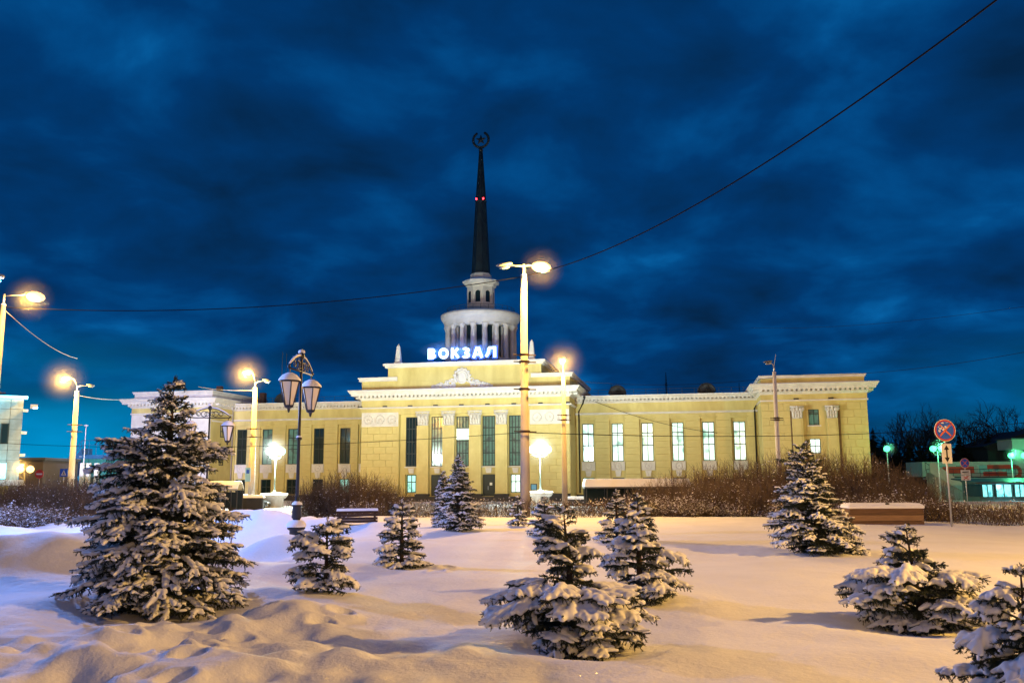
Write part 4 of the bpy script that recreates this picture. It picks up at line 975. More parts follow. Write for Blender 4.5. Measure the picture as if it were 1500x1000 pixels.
for i, (px, pyt, D, lab) in enumerate([(1347, 604, 140, 'bare tree between the green lamp and the round sign'), (1415, 600, 142, 'bare tree over the small far sign'), (1450, 590, 146, 'bare tree rising above the kiosk awning'), (1380, 594, 155, 'bare tree directly above the arrow plate sign'), (1330, 592, 150, 'tall bare tree standing closest to the station right end'), (1362, 588, 160, 'tall bare tree straight behind the round no stopping sign'),
        (1398, 596, 150, 'bare tree second right of the round sign'), (1432, 590, 165, 'bare tree above the red marked wall'), (1466, 598, 150, 'bare tree over the lit kiosk'), (1490, 578, 155, 'tallest bare tree at the right edge'),
        (1312, 615, 145, 'smaller bare tree left of the trees at right'), (1515, 590, 150, 'bare tree cut by the right edge'), (100, 668, 170, 'small leafless tree under the cyan sky at left'), (85, 672, 175, 'thin leafless tree beside the dark shed at left')]):
    b = at(px, 730, D); b.z = 0; h = at(px, pyt, D).z
    T = thing('bare_tree', lab, 'tree', b, rn.uniform(0, 6.28), 'bare trees on the skyline'); o = link('branches', BT[i % 4], T, kind='stuff'); s = h/15.0; o.scale = (s, s, s)
def conifer(label, px, pyt, D, w, base=0, group=None):
    b = at(px, 730, D); b.z = base; h = at(px, pyt, D).z-base; T = thing('distant_spruce', label, 'tree', b, 0, group); mb = MB(); rr = random.Random(px)
    MB().tube([(0, 0, 0), (0, 0, h)], [.25, .03], 6).build('trunk', darktwig, T)
    for k in range(700):
        z = h*(.12+.88*rr.random()**.8); r = w*(1-z/h)*.9+.1; a = rr.uniform(0, 6.28); d = Vector((math.cos(a), math.sin(a), 0)); p = Vector((0, 0, z)); e = p+d*r*rr.uniform(.6, 1.1)+Vector((0, 0, -.18*r)); s_ = d.cross(Vector((0, 0, 1)))*.25*r**.5
        mb.add([p, e.lerp(p, .4)+s_, e, e.lerp(p, .4)-s_], [(0, 1, 2, 3)])
    mb.build('crown', mat('far_needles', (.014, .022, .018), .9), T, kind='stuff')
conifer('single dark spruce tip rising behind the right wing roof', 981, 545, 150, 2.4)
conifer('small dark tree tip behind the right wing roof rail', 1090, 560, 160, 1.5)
conifer('tiny dark tree tip beside the first round dormer', 899, 562, 160, 1.2)
for i, px in enumerate((1285, 1300, 1318, 1336, 1352, 1372, 1392, 1412, 1434, 1456, 1478, 1500, 1520)):
    conifer('dark conifer in the belt of trees behind the green lamps', px, 626+(i*37 % 25), 138+(i*7 % 9), 6.5, 0, 'dark conifer belt at right')

# ------------------------------------------------------------------ lantern posts (black iron)
panem = mat('frosted_lantern_glass', (.74, .66, .54), .6, emis=(1, .78, .52), estr=.06)  # unlit lanterns: faint warm light put into the pane emission
def lantern_post(label, top_px, top_py, D, lang, base_z=None, half=1.05, bottom=None):
    tp = at(top_px, top_py, D); gz = float(H(tp.x, tp.y)) if base_z is None else base_z
    S = thing('lantern_post', label, 'street lamp', (tp.x, tp.y, gz), lang, 'black twin lantern posts'); h = tp.z-gz
    ha = h-.62
    MB().tube([(0, 0, .9), (0, 0, h-.15)], [.055, .04], 12).lathe([(.0, h-.02), (.09, h-.08), (.09, h-.2), (.04, h-.25)], 10).build('pole', iron, S, True)
    MB().lathe([(.24, -.2), (.24, .15), (.20, .2), (.2, .62), (.27, .66), (.27, .74), (.13, .78), (.11, .95), (.15, 1.0), (.13, 1.3), (.16, 1.35), (.07, 1.42), (.065, 1.6)], 12).lathe([(.09, h*.55), (.09, h*.55+.08), (.06, h*.55+.1)], 10).build('base', iron, S, True)
    for pr_ in ([(.30, .72), (.30, .79), (.22, .88), (.10, .93)], [(.16, 1.37), (.14, 1.43), (.07, 1.47)], [(.095, h*.55+.08), (.06, h*.55+.13)], [(.11, h-.04), (.09, h+.04), (0, h+.07)]):
        MB().lathe(pr_, 12).build('snow_cap', snow, S, True)
    ar = MB(); ar.tube([(-half, 0, ha), (half, 0, ha)], .03, 6)
    sna = MB()
    for s_ in (-1, 1):
        pts = [(s_*half*t, 0, ha+.05+.42*math.cos(t*math.pi/2)**.8) for t in (0.02, .2, .4, .6, .8, .95)]
        ar.tube(pts, .028, 6); sna.tube([(x, y, z+.035) for x, y, z in pts], .032, 6)
        for cx_, r_ in ((.28, .13), (.55, .09), (.14, .1)): ar.torus((s_*half*cx_, 0, ha+.18), r_, .018, 14, 5)
        ar.tube([(s_*half*.92, 0, ha), (s_*half*.92, 0, ha-.34)], .02, 6); ar.ell((s_*half, 0, ha+.04), (.05, .05, .06), 8, 6)
    ar.build('arm', iron, S, True); sna.build('snow_strip', snow, S, True)
    for s_ in (-1, 1):
        x = s_*half*.92; zt = ha-.42
        lt = MB()
        for k in range(6):
            a = R(60*k+30); lt.tube([(x+.29*math.cos(a), .29*math.sin(a), zt), (x+.13*math.cos(a), .13*math.sin(a), zt-.68)], .018, 4)
        lt.lathe([(.31, 0), (.31, .05), (.12, .14)], 6, (x, 0, zt), R(30), R(390)).lathe([(.15, -.68), (.13, -.74), (.05, -.78), (.03, -.88), (0, -.9)], 6, (x, 0, zt), R(30), R(390)).lathe([(.0, 0.01), (.31, 0.0)], 6, (x, 0, zt), R(30), R(390))
        lo = lt.build('lantern', iron, S)
        for k in range(6):
            a, b = R(60*k+30), R(60*k+90); t = .275; u = .122
            MB().add([(x+t*math.cos(a), t*math.sin(a), zt), (x+t*math.cos(b), t*math.sin(b), zt), (x+u*math.cos(b), u*math.sin(b), zt-.67), (x+u*math.cos(a), u*math.sin(a), zt-.67)], [(0, 1, 2, 3)]).build('pane', panem, lo)
        MB().lathe([(.33, .045), (.31, .1), (.2, .22), (.08, .28), (0, .29)], 10, (x, 0, zt)).build('snow_cap', snow, lo, True)
lantern_post('nearer black lantern post with snow capped frosted lanterns, beside the small lopsided spruce', 442, 515, 27, R(84), half=1.05)
lantern_post('farther black lantern post half hidden behind the largest spruce', 308, 593, 43, R(10), half=.95)

# ------------------------------------------------------------------ globe lamps
def globe_lamp(label, px, py, D, n, mat_, col, power, zb=0, h_extra=0, r=.36, pedestal=False, spread=.5, pole=steel, group='globe lamps with green light'):
    c = at(px, py, D); S = thing('globe_lamp', label, 'street lamp', (c.x, c.y, zb), 0, group); h = c.z-zb
    MB().tube([(0, 0, .2 if not pedestal else 1.5), (0, 0, h-.3)], [.09, .05], 8).lathe([(.2, 0 if not pedestal else 1.5), (.2, .5 if not pedestal else 1.75), (.1, .7 if not pedestal else 1.9)], 10).build('pole', pole, S, True)
    xs = [0] if n == 1 else [(-1+2*k/(n-1))*spread for k in range(n)]
    for x in xs:
        if n > 1: MB().tube([(0, 0, h-.75), (x*.6, 0, h-.72), (x, 0, h-.5), (x, 0, h-.25)], .03, 6).build('arm', pole, S, True)
        MB().ell((x, 0, h), (r, r, r), 14, 10).build('globe', mat_, S, True)
    if power:
        lamp_light(S, (0, -.9, h+.35), col, power, .3)
        rm = 2.3 if power > 5000 else 1.5 if power > 300 else 1.0
        if D < 200: halo(Vector((c.x, c.y-.8, c.z-.05)), rm, min(.05, .6*rm/3*4*math.pi/(power*.25)), 'added glow mist round the '+label)
    if pedestal:
        MB().lathe([(.9, 0), (.95, 1.0), (1.15, 1.1), (1.35, 1.35), (1.35, 1.5), (0, 1.52)], 20).build('pedestal', concrete, S, True)
        MB().lathe([(1.38, 1.5), (1.3, 1.58), (.9, 1.63), (.15, 1.66)], 20).build('snow_cap', snow, S, True)
    return S
globe_lamp('bright green white globe lamp on a snowy round pedestal before the left wing', 404, 661, 92, 3, em_mer, MERCURY, 26000, 0, pedestal=True, r=.42, spread=.6, pole=polem)
globe_lamp('bright green white globe lamp on a pedestal right of the thickest pole', 791, 658, 96, 3, em_mer, MERCURY, 17000, 0, pedestal=True, r=.42, spread=.85, pole=polem)
globe_lamp('single green lamp just right of the station end', 1299, 657, 105, 1, em_grn, (.1, 1, .4), 120)
globe_lamp('twin green lamp behind the arrow plate', 1373, 657, 105, 2, em_grn, (.1, 1, .4), 700, spread=.5)
globe_lamp('green lamp over the kiosk roof', 1481, 667, 112, 1, em_grn, (.1, 1, .4), 1300)
globe_lamp('green lamp at the right edge of the picture', 1500, 667, 114, 1, em_grn, (.1, 1, .4), 500)
globe_lamp('small pale far lamp between the two round signs', 1413, 661, 150, 1, em_mer, MERCURY, 0, r=.3)
globe_lamp('twin warm globe lamp beside the teal building at left', 37, 687, 75, 2, em_sod_s, SODIUM, 900, spread=.42, r=.30, pole=iron, group='warm globe lamps')

# ------------------------------------------------------------------ road signs
def disc(mb, r, y0, y1, c=(0, 0), n=32):
    mb.prism([(c[0]+r*math.cos(2*math.pi*k/n), c[1]+r*math.sin(2*math.pi*k/n)) for k in range(n)], y0, y1)
red = mat('sign_red', (.55, .04, .03), .5); blue = mat('sign_blue', (.03, .12, .60), .5); whitem = mat('sign_white', (.75, .72, .62), .5); blackp = mat('sign_black', (.01, .01, .01), .5); rimw = mat('sign_rim', (.75, .70, .60), .5)
def bar2(mb, p, q, w, y0, y1):
    p = Vector((p[0], 0, p[1])); q = Vector((q[0], 0, q[1])); d = (q-p).normalized(); n = Vector((-d.z, 0, d.x))*w/2
    a, b, c, e = p+n, p-n, q-n, q+n; mb.prism([(a.x, a.z), (b.x, b.z), (c.x, c.z), (e.x, e.z)], y0, y1)
def no_stopping(S, z, r):
    m = MB(); disc(m, r, 0, .02, (0, z)); f = m.build('sign_disc', rimw, S)
    m = MB(); disc(m, r*.95, -.004, .0, (0, z)); m.build('red_ring', red, f)
    m = MB(); disc(m, r*.81, -.008, -.0045, (0, z)); m.build('blue_field', blue, f)
    m = MB(); k = r*.70*.72
    bar2(m, (-k, z-k), (k, z+k), r*.15, -.014, -.009); bar2(m, (-k, z+k), (k, z-k), r*.15, -.019, -.0145); m.build('red_cross', mat('sign_orange_red', (.70, .14, .05), .5), f)
b = at(1394, 752, 33); gz = float(H(b.x, b.y)); zc = at(1385, 630, 33).z-gz
S = thing('road_sign', 'round no stopping sign over a white up and down arrow plate', 'road sign', (b.x, b.y, gz), R(4))
MB().tube([(0, .05, -.3), (0, .05, zc+.3)], .035, 8).build('post', steel, S, True)
no_stopping(S, zc, .41)
wsn = MB()
for k in range(14): 
    a = R(rn.uniform(60, 200)); q = rn.uniform(.05, .3); wsn.ell((q*math.cos(a), -.024, zc+q*math.sin(a)), (rn.uniform(.02, .07), .006, rn.uniform(.01, .035)), 6, 4)
wsn.build('stuck_snow', fleck, S, kind='stuff')
zp = at(1385, 664, 33).z-gz
pl = MB().box(-.19, .19, 0, .015, zp-.36, zp+.36).build('plate', whitem, S)
m = MB(); bar2(m, (0, zp-.2), (0, zp+.2), .055, -.006, -.001)
for s_ in (-1, 1): m.prism([(-.1, zp+s_*.14), (.1, zp+s_*.14), (0, zp+s_*.31)][::s_], -.006, -.001)
m.build('arrow', blackp, pl)
b = at(1418, 735, 66); gz = 0; z2_ = at(1418, 678, 66).z
S = thing('road_sign', 'smaller far no stopping sign over two white plates', 'road sign', (b.x, b.y, gz), R(4))
MB().tube([(0, .05, 0), (0, .05, z2_+.3)], .035, 8).build('post', steel, S, True)
no_stopping(S, z2_, .36)
p1 = MB().box(-.36, .36, 0, .015, z2_-.86, z2_-.5).build('plate', whitem, S); m = MB(); bar2(m, (-.25, z2_-.66), (.25, z2_-.62), .07, -.006, -.001); bar2(m, (-.15, z2_-.76), (.28, z2_-.76), .04, -.006, -.001); m.build('black_marking', blackp, p1)
p2 = MB().box(-.36, .36, 0, .015, z2_-1.24, z2_-.9).build('plate', whitem, S); m = MB(); bar2(m, (-.18, z2_-1.18), (.18, z2_-.96), .05, -.006, -.001); bar2(m, (-.18, z2_-.96), (.18, z2_-1.18), .05, -.011, -.0065); bar2(m, (0, z2_-.95), (.22, z2_-.95), .03, -.016, -.012); m.build('red_cross', red, p2)
b = at(57, 700, 62); zc = at(57, 694, 62).z
S = thing('road_sign', 'small red no entry sign among the bushes at left', 'road sign', (b.x, b.y, 0), 0)
MB().tube([(0, .05, 0), (0, .05, zc)], .03, 8).build('post', steel, S, True)
m = MB(); disc(m, .30, 0, .02, (0, zc)); d_ = m.build('sign_disc', red, S); MB().box(-.2, .2, -.006, -.001, zc-.05, zc+.05).build('white_bar', whitem, d_)
b = at(93, 697, 70); zc = at(93, 692, 70).z
S = thing('pedestrian_sign', 'small dark square sign with a pale figure near the blue stairs', 'road sign', (b.x, b.y, 0), 0)
MB().tube([(0, .05, 0), (0, .05, zc)], .03, 8).build('post', steel, S, True)
p_ = MB().box(-.3, .3, 0, .02, zc-.3, zc+.3).build('plate', blue, S)
m = MB(); m.prism([(-.2, zc-.2), (.2, zc-.2), (0, zc+.22)], -.006, -.001); m.build('white_triangle', whitem, p_)
m = MB(); bar2(m, (-.06, zc-.16), (0, zc), .04, -.012, -.007); bar2(m, (.07, zc-.16), (0, zc), .04, -.012, -.007); disc(m, .03, -.012, -.007, (0, zc+.06), 10); m.build('figure', blackp, p_)

# ------------------------------------------------------------------ bench, wooden box
bp = foot(523, 768)
S = thing('park_bench', 'dark slatted park bench seen from behind, snow on its back rail', 'bench', (bp.x, bp.y, bp.z-.36), R(12))
for x in (-.62, .62): MB().box(x-.04, x+.04, -.05, .03, -.2, .82).box(x-.04, x+.04, .031, .5, .36, .42).box(x-.04, x+.04, .42, .5, -.2, .36).build('leg', iron, S)
for z in (.47, .58, .69, .80): MB().box(-.72, .72, -.085, -.055, z-.04, z+.04).build('slat', woodd, S)
for y in (.08, .2, .32, .44): MB().box(-.72, .72, y-.05, y+.05, .422, .45).build('slat', woodd, S)
MB().frus((-.74, .74, -.12, .0), (-.72, .72, -.08, -.03), .842, .93).frus((-.72, .72, .03, .5), (-.68, .68, .06, .46), .452, .56).build('snow_strip', snow, S)
bp = foot(1300, 768); k = bp.y/F
S = thing('wooden_box', 'long low wooden planter box capped with snow at right', 'planter', (bp.x, bp.y, bp.z), R(-3)); hw = 52*k
for i in range(3): MB().box(-hw, hw, 0, .06, -.1+i*.23+.006*i, .12+i*.23+.006*i).build('plank', wood if i != 1 else mat('pale_plank', (.30, .18, .09), .8, var=.3, vscale=5, stretch=(.3, 1, 3)), S)
for i in range(3):
    for s_ in (-1, 1): u, v = sorted((s_*hw, s_*(hw-.06))); MB().box(u, v, .062, 1.0, -.1+i*.236, .12+i*.236).build('plank', wood, S)
MB().box(-hw+.06, hw-.06, .9, .96, -.1, .6).build('back_board', wood, S)
sm = MB(); sm.frus((-hw-.04, hw+.04, -.05, 1.04), (-hw-.05, hw+.05, -.06, 1.05), .60, .70).frus((-hw-.05, hw+.05, -.06, 1.05), (-hw+.08, hw-.08, .08, .92), .70, .80)
o = sm.build('snow_cap', snow, S); bv = o.modifiers.new('b', 'BEVEL'); bv.width = .03; bv.segments = 2
MB().ell((0.05, .02, .78), (.09, .06, .04), 8, 5).build('stone', iron, S)

# ------------------------------------------------------------------ shelters, car, kiosk
def shelter(label, x0, x1, ytop, D, depth, h, arched, name='bus_shelter'):
    a = at(x0, ytop, D); b_ = at(x1, ytop, D); S = thing(name, label, 'shelter', (a.x, a.y, 0)); W_ = (b_-a).x; zt = a.z
    if arched:
        pr = [(y, math.sin(math.pi*(y/depth)*.5+.0)) for y in np.linspace(0, depth, 9)]
        m = MB(); o = 0
        for i, y in enumerate(np.linspace(0, depth, 9)):
            z = zt-.9+.9*math.sin(math.pi*(.08+.84*y/depth)); m.v += [(0, y, z), (W_, y, z), (0, y, z-.06), (W_, y, z-.06)]
        for i in range(8):
            q = i*4; m.f += [(q, q+1, q+5, q+4), (q+2, q+6, q+7, q+3), (q, q+4, q+6, q+2), (q+1, q+3, q+7, q+5)]
        m.build('roof', mat('shelter_roof', (.7, .7, .55), .5), S)
        m2 = MB(); m2.v = [(x, y, z+.10) for x, y, z in m.v]; m2.f = list(m.f); m2.build('snow_cap', snow, S, True)
    else:
        MB().box(0, W_, 0, depth, zt-.95, zt-.8).build('roof', roofm, S)
        o = MB().frus((-.05, W_+.05, -.05, depth+.05), (.1, W_-.15, .2, depth-.2), zt-.798, zt).build('snow_cap', snow, S)
        bv = o.modifiers.new('b', 'BEVEL'); bv.width = .08; bv.segments = 2
    n = 5
    for k in range(n+1):
        for y in (.15, depth-.15): MB().tube([(W_*(.02+.96*k/n), y, 0), (W_*(.02+.96*k/n), y, zt-.5)], .05, 6).build('post', iron, S)
    MB().box(.1, W_-.1, depth-.1, depth-.06, .4, zt-.9).build('back_pane', glassd, S)
    MB().box(.5, W_-.5, depth-.7, depth-.3, .4, .5).build('bench', woodd, S)
shelter('arched snow covered shelter behind the largest spruce', 303, 348, 706, 80, 2.0, 2.6, True)
shelter('long flat snow topped shelter before the right wing', 856, 1012, 701, 88, 2.5, 3, False)
# snow ledge walls in front of the wings
for lab, x0, x1, y, D in (('low parapet with a snow ledge before the left wing', 335, 385, 729, 84), ('low parapet with a snow ledge before the right wing', 832, 900, 731, 92)):
    a = at(x0, y, D); b_ = at(x1, y, D); S = thing('low_parapet', lab, 'wall', (a.x, a.y, 0)); W_ = b_.x-a.x
    MB().box(0, W_, 0, .5, 0, a.z).build('wall', plinthm, S); MB().frus((-.1, W_+.1, -.1, .6), (.05, W_-.05, 0, .5), a.z+.002, a.z+.28).build('snow_strip', snow, S)
# car
def car(label, px, D, rz):
    b = at(px, 730, D); S = thing('parked_car', label, 'car', (b.x, b.y, 0), rz)
    cm = mat('dark_car_paint', (.012, .016, .02), .25, spec=.6)
    prof = [(-2.15, .35), (2.15, .35), (2.2, .62), (2.1, .85), (1.15, .98), (.55, 1.42), (-.95, 1.45), (-1.65, 1.02), (-2.15, .95), (-2.2, .6)]
    o = MB().prism(prof, -.82, .82).build('body', cm, S); bv = o.modifiers.new('b', 'BEVEL'); bv.width = .07; bv.segments = 3
    for s_ in (-1, 1):
        y0, y1 = sorted((s_*.823, s_*.835)); MB().prism([(1.0, .98), (.52, 1.34), (-.15, 1.36), (-.15, .98)][::-1], y0, y1).build('window', glassd, S); MB().prism([(-.22, .98), (-.22, 1.36), (-.9, 1.38), (-1.45, 1.0)][::-1], y0, y1).build('window', glassd, S)
        for x in (-1.35, 1.35):
            w_ = MB().prism([(x+.33*math.cos(2*math.pi*k/18), .33+.33*math.sin(2*math.pi*k/18)) for k in range(18)], *sorted((s_*.68, s_*.85))).build('wheel', mat('tyre', (.01, .01, .01), .9), S)
            MB().prism([(x+.19*math.cos(2*math.pi*k/14), .33+.19*math.sin(2*math.pi*k/14)) for k in range(14)], *sorted((s_*.851, s_*.86))).build('rim', steel, w_)
        MB().ell((2.12, s_*.6, .68), (.07, .16, .09), 8, 6).build('headlight', whitem, S); MB().ell((-2.15, s_*.62, .75), (.06, .14, .08), 8, 6).build('tail_light', red, S)
    MB().frus((-.95, .55, -.7, .7), (-.85, .45, -.6, .6), 1.46, 1.55).build('snow_cap', snow, S)
car('dark parked car with snow on its roof before the left wing', 362, 90, R(5))
# kiosk at right with lit windows
def kiosk():
    a = at(1437, 738, 104); b_ = at(1530, 738, 104); W_ = b_.x-a.x; zt = at(1440, 702, 104).z
    S = thing('kiosk', 'small kiosk with brightly lit cyan windows and a flat dark awning', 'kiosk', (a.x, a.y, 0))
    km = mat('kiosk_panel', (.04, .07, .07), .6)
    MB().box(0, W_, .1, 4, 0, .6).box(0, W_, .1, 4, zt-.55, zt-.2).box(0, W_, 3.5, 4, .6, zt-.55).build('body', km, S)
    for i, (u, v) in enumerate(((.35, 1.5), (1.95, 3.7), (4.1, 5.2), (5.5, 6.9))):
        w_ = MB().box(u-.1, u, 0, .14, .4, zt-.6).box(v, v+.1, 0, .14, .4, zt-.6).box(u, v, 0, .14, .4, .5).box((u+v)/2-.03, (u+v)/2+.03, 0, .14, .5, zt-.6).build('window', framem, S)
        MB().box(u, v, .16, .2, .5, zt-.6).build('pane', lit_mat('kiosk_display%d' % i, (.25, .95, .95), 1.6, vs=2.2, dark=(.03, .35, .40)), w_)
    o = MB().add([(-1.3, -1.6, zt-.45), (W_+1, -1.6, zt-.45), (W_+1, 4, zt), (-1.3, 4, zt), (-1.3, -1.6, zt-.3), (W_+1, -1.6, zt-.3), (W_+1, 4, zt+.15), (-1.3, 4, zt+.15)], [(0, 3, 2, 1), (4, 5, 6, 7), (0, 1, 5, 4), (1, 2, 6, 5), (2, 3, 7, 6), (3, 0, 4, 7)]).build('awning', roofm, S)
    lamp_light(S, (3, -1.2, zt-.8), (.3, .9, 1), 300, .3)
kiosk()
# green lit overpass wall with red emblem, rail and stairs
def overpass():
    D = 122; a = at(1352, 700, D); b_ = at(1560, 700, D); W_ = b_.x-a.x; zt = at(1400, 676, D).z; z0 = at(1400, 700, D).z+.2
    S = thing('overpass', 'long pale low building lit green with a red emblem and railing', 'building', (a.x, a.y, 0))
    gm = mat('pale_green_wall', (.36, .42, .38), .8, var=.2, vscale=.5)
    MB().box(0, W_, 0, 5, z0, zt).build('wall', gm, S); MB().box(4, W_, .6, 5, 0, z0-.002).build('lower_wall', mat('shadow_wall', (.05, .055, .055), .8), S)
    m = MB(); ex = at(1440, 690, D).x-a.x
    e = m; o_ = []
    for u, v in (((0, .35), (3.2, .35)), ((.6, 1.3), (4.4, 1.3))): bar2(e, (ex+u[0], z0+u[1]), (ex+v[0], z0+v[1]), .55, -.04, -.002)
    for k in range(8):
        a0, a1 = R(90-k*22.5), R(90-(k+1)*22.5); bar2(e, (ex+4.3+.75*math.cos(a0), z0+.62+.75*math.sin(a0)), (ex+4.3+.75*math.cos(a1), z0+.62+.75*math.sin(a1)), .5, -.05-.001*k, -.003)
    bar2(e, (ex-5.5, z0+.9), (ex-1.2, z0+.9), .9, -.04, -.002)
    m.build('red_emblem', mat('emblem_red', (.45, .05, .03), .6), S)
    for x in np.arange(1.5, W_, 3.1): 
        w_ = MB().box(x, x+1.8, -.02, -.001, z0+.5, z0+1.5).build('window', glassg, S)
    rl = MB(); 
    for z in (z0-.1, z0+.45, z0+1.0): rl.tube([(0, -1.2, z), (W_, -1.2, z)], .035, 4)
    x = 0
    while x < W_: rl.tube([(x, -1.2, z0-.3), (x, -1.2, z0+1.0)], .03, 4); x += 1.2
    MB().box(0, W_, -1.3, 0, z0-.35, z0-.15).build('walkway', gm, S)
    rl.build('railing', iron, S)
    st = thing('outdoor_stairs', 'stairs with pale sloping parapet descending toward the kiosk', 'stairs', at(1372, 735, 112)*1.0, 0)
    st.location.z = 0; top = 3.6; run = 4.6
    for i in range(18): MB().box(i*run/18, (i+1)*run/18+.02, 0, 2.2, 0, top-(i+1)*top/18*.95).build('step', concrete, st)
    MB().add([(-.6, -.25, top+1.0), (0, -.25, top+1), (run+.3, -.25, .9), (run+.3, -.25, .2), (-.6, -.25, top-.2), (-.6, 0, top+1.0), (0, 0, top+1), (run+.3, 0, .9), (run+.3, 0, .2), (-.6, 0, top-.2)],
             [(0, 4, 3, 2, 1), (5, 6, 7, 8, 9), (0, 1, 6, 5), (1, 2, 7, 6), (2, 3, 8, 7), (3, 4, 9, 8), (4, 0, 5, 9)]).build('parapet', gm, st)
    hr = MB(); hr.tube([(0, 2.3, top+1.1), (run+.3, 2.3, 1.2)], .04, 5)
    for t in np.linspace(0, 1, 9): hr.tube([(run*t, 2.3, top*(1-t)+.1), (run*t, 2.3, top*(1-t)+1.1)], .03, 4)
    hr.build('handrail', iron, st)
    r_ = thing('station_canopy', 'small green lit box building at the right edge above the lamps', 'building', at(1487, 700, 130), 0); r_.location.z = 0
    z1 = at(1487, 643, 130).z; z2b = at(1487, 658, 130).z
    MB().box(0, 8, 0, 4, z2b, z1).build('wall', gm, r_); MB().box(-.2, 8.2, -.2, 4.2, z1+.002, z1+.2).build('roof', roofm, r_); MB().box(1, 2, 1, 2, 0, z2b-.002).build('pier', gm, r_)
    lamp_light(r_, (2, -4, z2b), (.1, 1, .4), 500, .3)
    rf = thing('gabled_shed', 'dark pitched roof hall behind the green lamps', 'building', at(1450, 700, 135), 0); rf.location.z = 0
    zp_ = at(1500, 628, 135).z
    MB().prism([(0, 0), (14, 0), (14, zp_-1.5), (8, zp_), (-.5, zp_-2.6), (0, zp_-3)], 0, 10).build('roof', mat('dark_roof', (.015, .02, .022), .9), rf)
overpass()
b = at(1425, 742, 92)
# rail line fence top seen as a pale line, right
S = thing('guard_rail', 'thin pale guard rail running along the road at right', 'railing', at(1340, 741, 62), R(0)); S.location.z = 0
zz = at(1400, 736, 62).z; MB().box(0, 14, 0, .08, zz-.07, zz+.07).build('rail', frosted, S)
for k in range(8): MB().box(.2+k*1.9, .3+k*1.9, .082, .16, 0, zz).build('post', steel, S)

# teal building at far left
def teal():
    D = 88; r_ = at(28, 700, D); zt = at(14, 585, D).z; S = thing('teal_building', 'pale tiled building at the left edge with cyan neon along its roof', 'building', (r_.x, r_.y, 0), R(32))
    tm = mat('pale_wall_tile', (.30, .34, .33), .7, var=.35, vscale=.8)
    MB().box(-14, -.12, .12, 8, 0, zt).build('core', mat('tile_joint', (.12, .14, .14), .9), S)
    tl = MB().box(-.5, .5, -.5, .5, -.5, .5).mesh('wall_tile', tm); n = 0
    for i in range(10):
        for k in range(7):
            x = -.1-(k+.5)*1.1; z = 1.0+(i+.5)*(zt-1)/10
            if k in (0,) and i in (7, 6): pass
            o = link('wall_tile', tl, S, (x, .06, z)); o.scale = (1.06, .12, (zt-1)/10-.04); n += 1
    w_ = MB().box(-1.9, -1.2, -.06, -.002, zt-4.4, zt-2.4).build('window', framem, S); MB().box(-1.8, -1.3, -.08, -.062, zt-4.3, zt-2.5).build('pane', glassd, w_)
    MB().tube([(-12, -.3, zt+.15), (.2, -.3, zt+.15)], .16, 8).build('neon_tube', em_cyan, S, True)
    MB().box(-12, -1.2, -.4, -.1, 3.2, 4.7).build('lit_sign_band', emitter('cyan_sign', (.25, .85, 1), 3.2), S)
    MB().box(-12, .4, -1.4, 0, 2.55, 3.1).build('canopy', steel, S); MB().box(-12, -.9, -.5, -.01, 0, 2.5).build('shop_front', mat('yellow_front', (.5, .5, .12), .7), S)
    for z in (zt-1.2, zt-3.4, zt-5.6, zt-6.6): MB().box(-.1, .35, .2, .8, z, z+.25).build('air_unit', whitem, S)
    lamp_light(S, (-3, -2.0, zt-.2), (.1, .7, 1), 350, .4); lamp_light(S, (-3, -2.2, 3.9), (.2, .8, 1), 700, .4)
    # cold floodlight on the corner that washes the station end block
    ld = bpy.data.lights.new('floodlight_beam', 'SPOT'); ld.energy = 80000; ld.color = (.55, .58, 1.0); ld.spot_size = R(42); ld.spot_blend = .5; ld.shadow_soft_size = .4
    o = bpy.data.objects.new('floodlight_beam', ld); COL.objects.link(o); o.parent = S; o.location = (.8, -.6, zt-1)
    tgt = station.matrix_basis @ Vector((-44.5, 0, 7)); src = Vector((r_.x, r_.y, 0)) + Euler((0, 0, R(32))).to_matrix() @ Vector((.8, -.6, zt-1)); S_rot = Euler((0, 0, R(32)))
    dq = (S_rot.to_matrix().inverted() @ (tgt-src)).to_track_quat('-Z', 'Y'); o.rotation_euler = dq.to_euler()
    MB().box(.5, 1.1, -.5, .1, zt-.9, zt-.5).build('floodlight', steel, S)
teal()
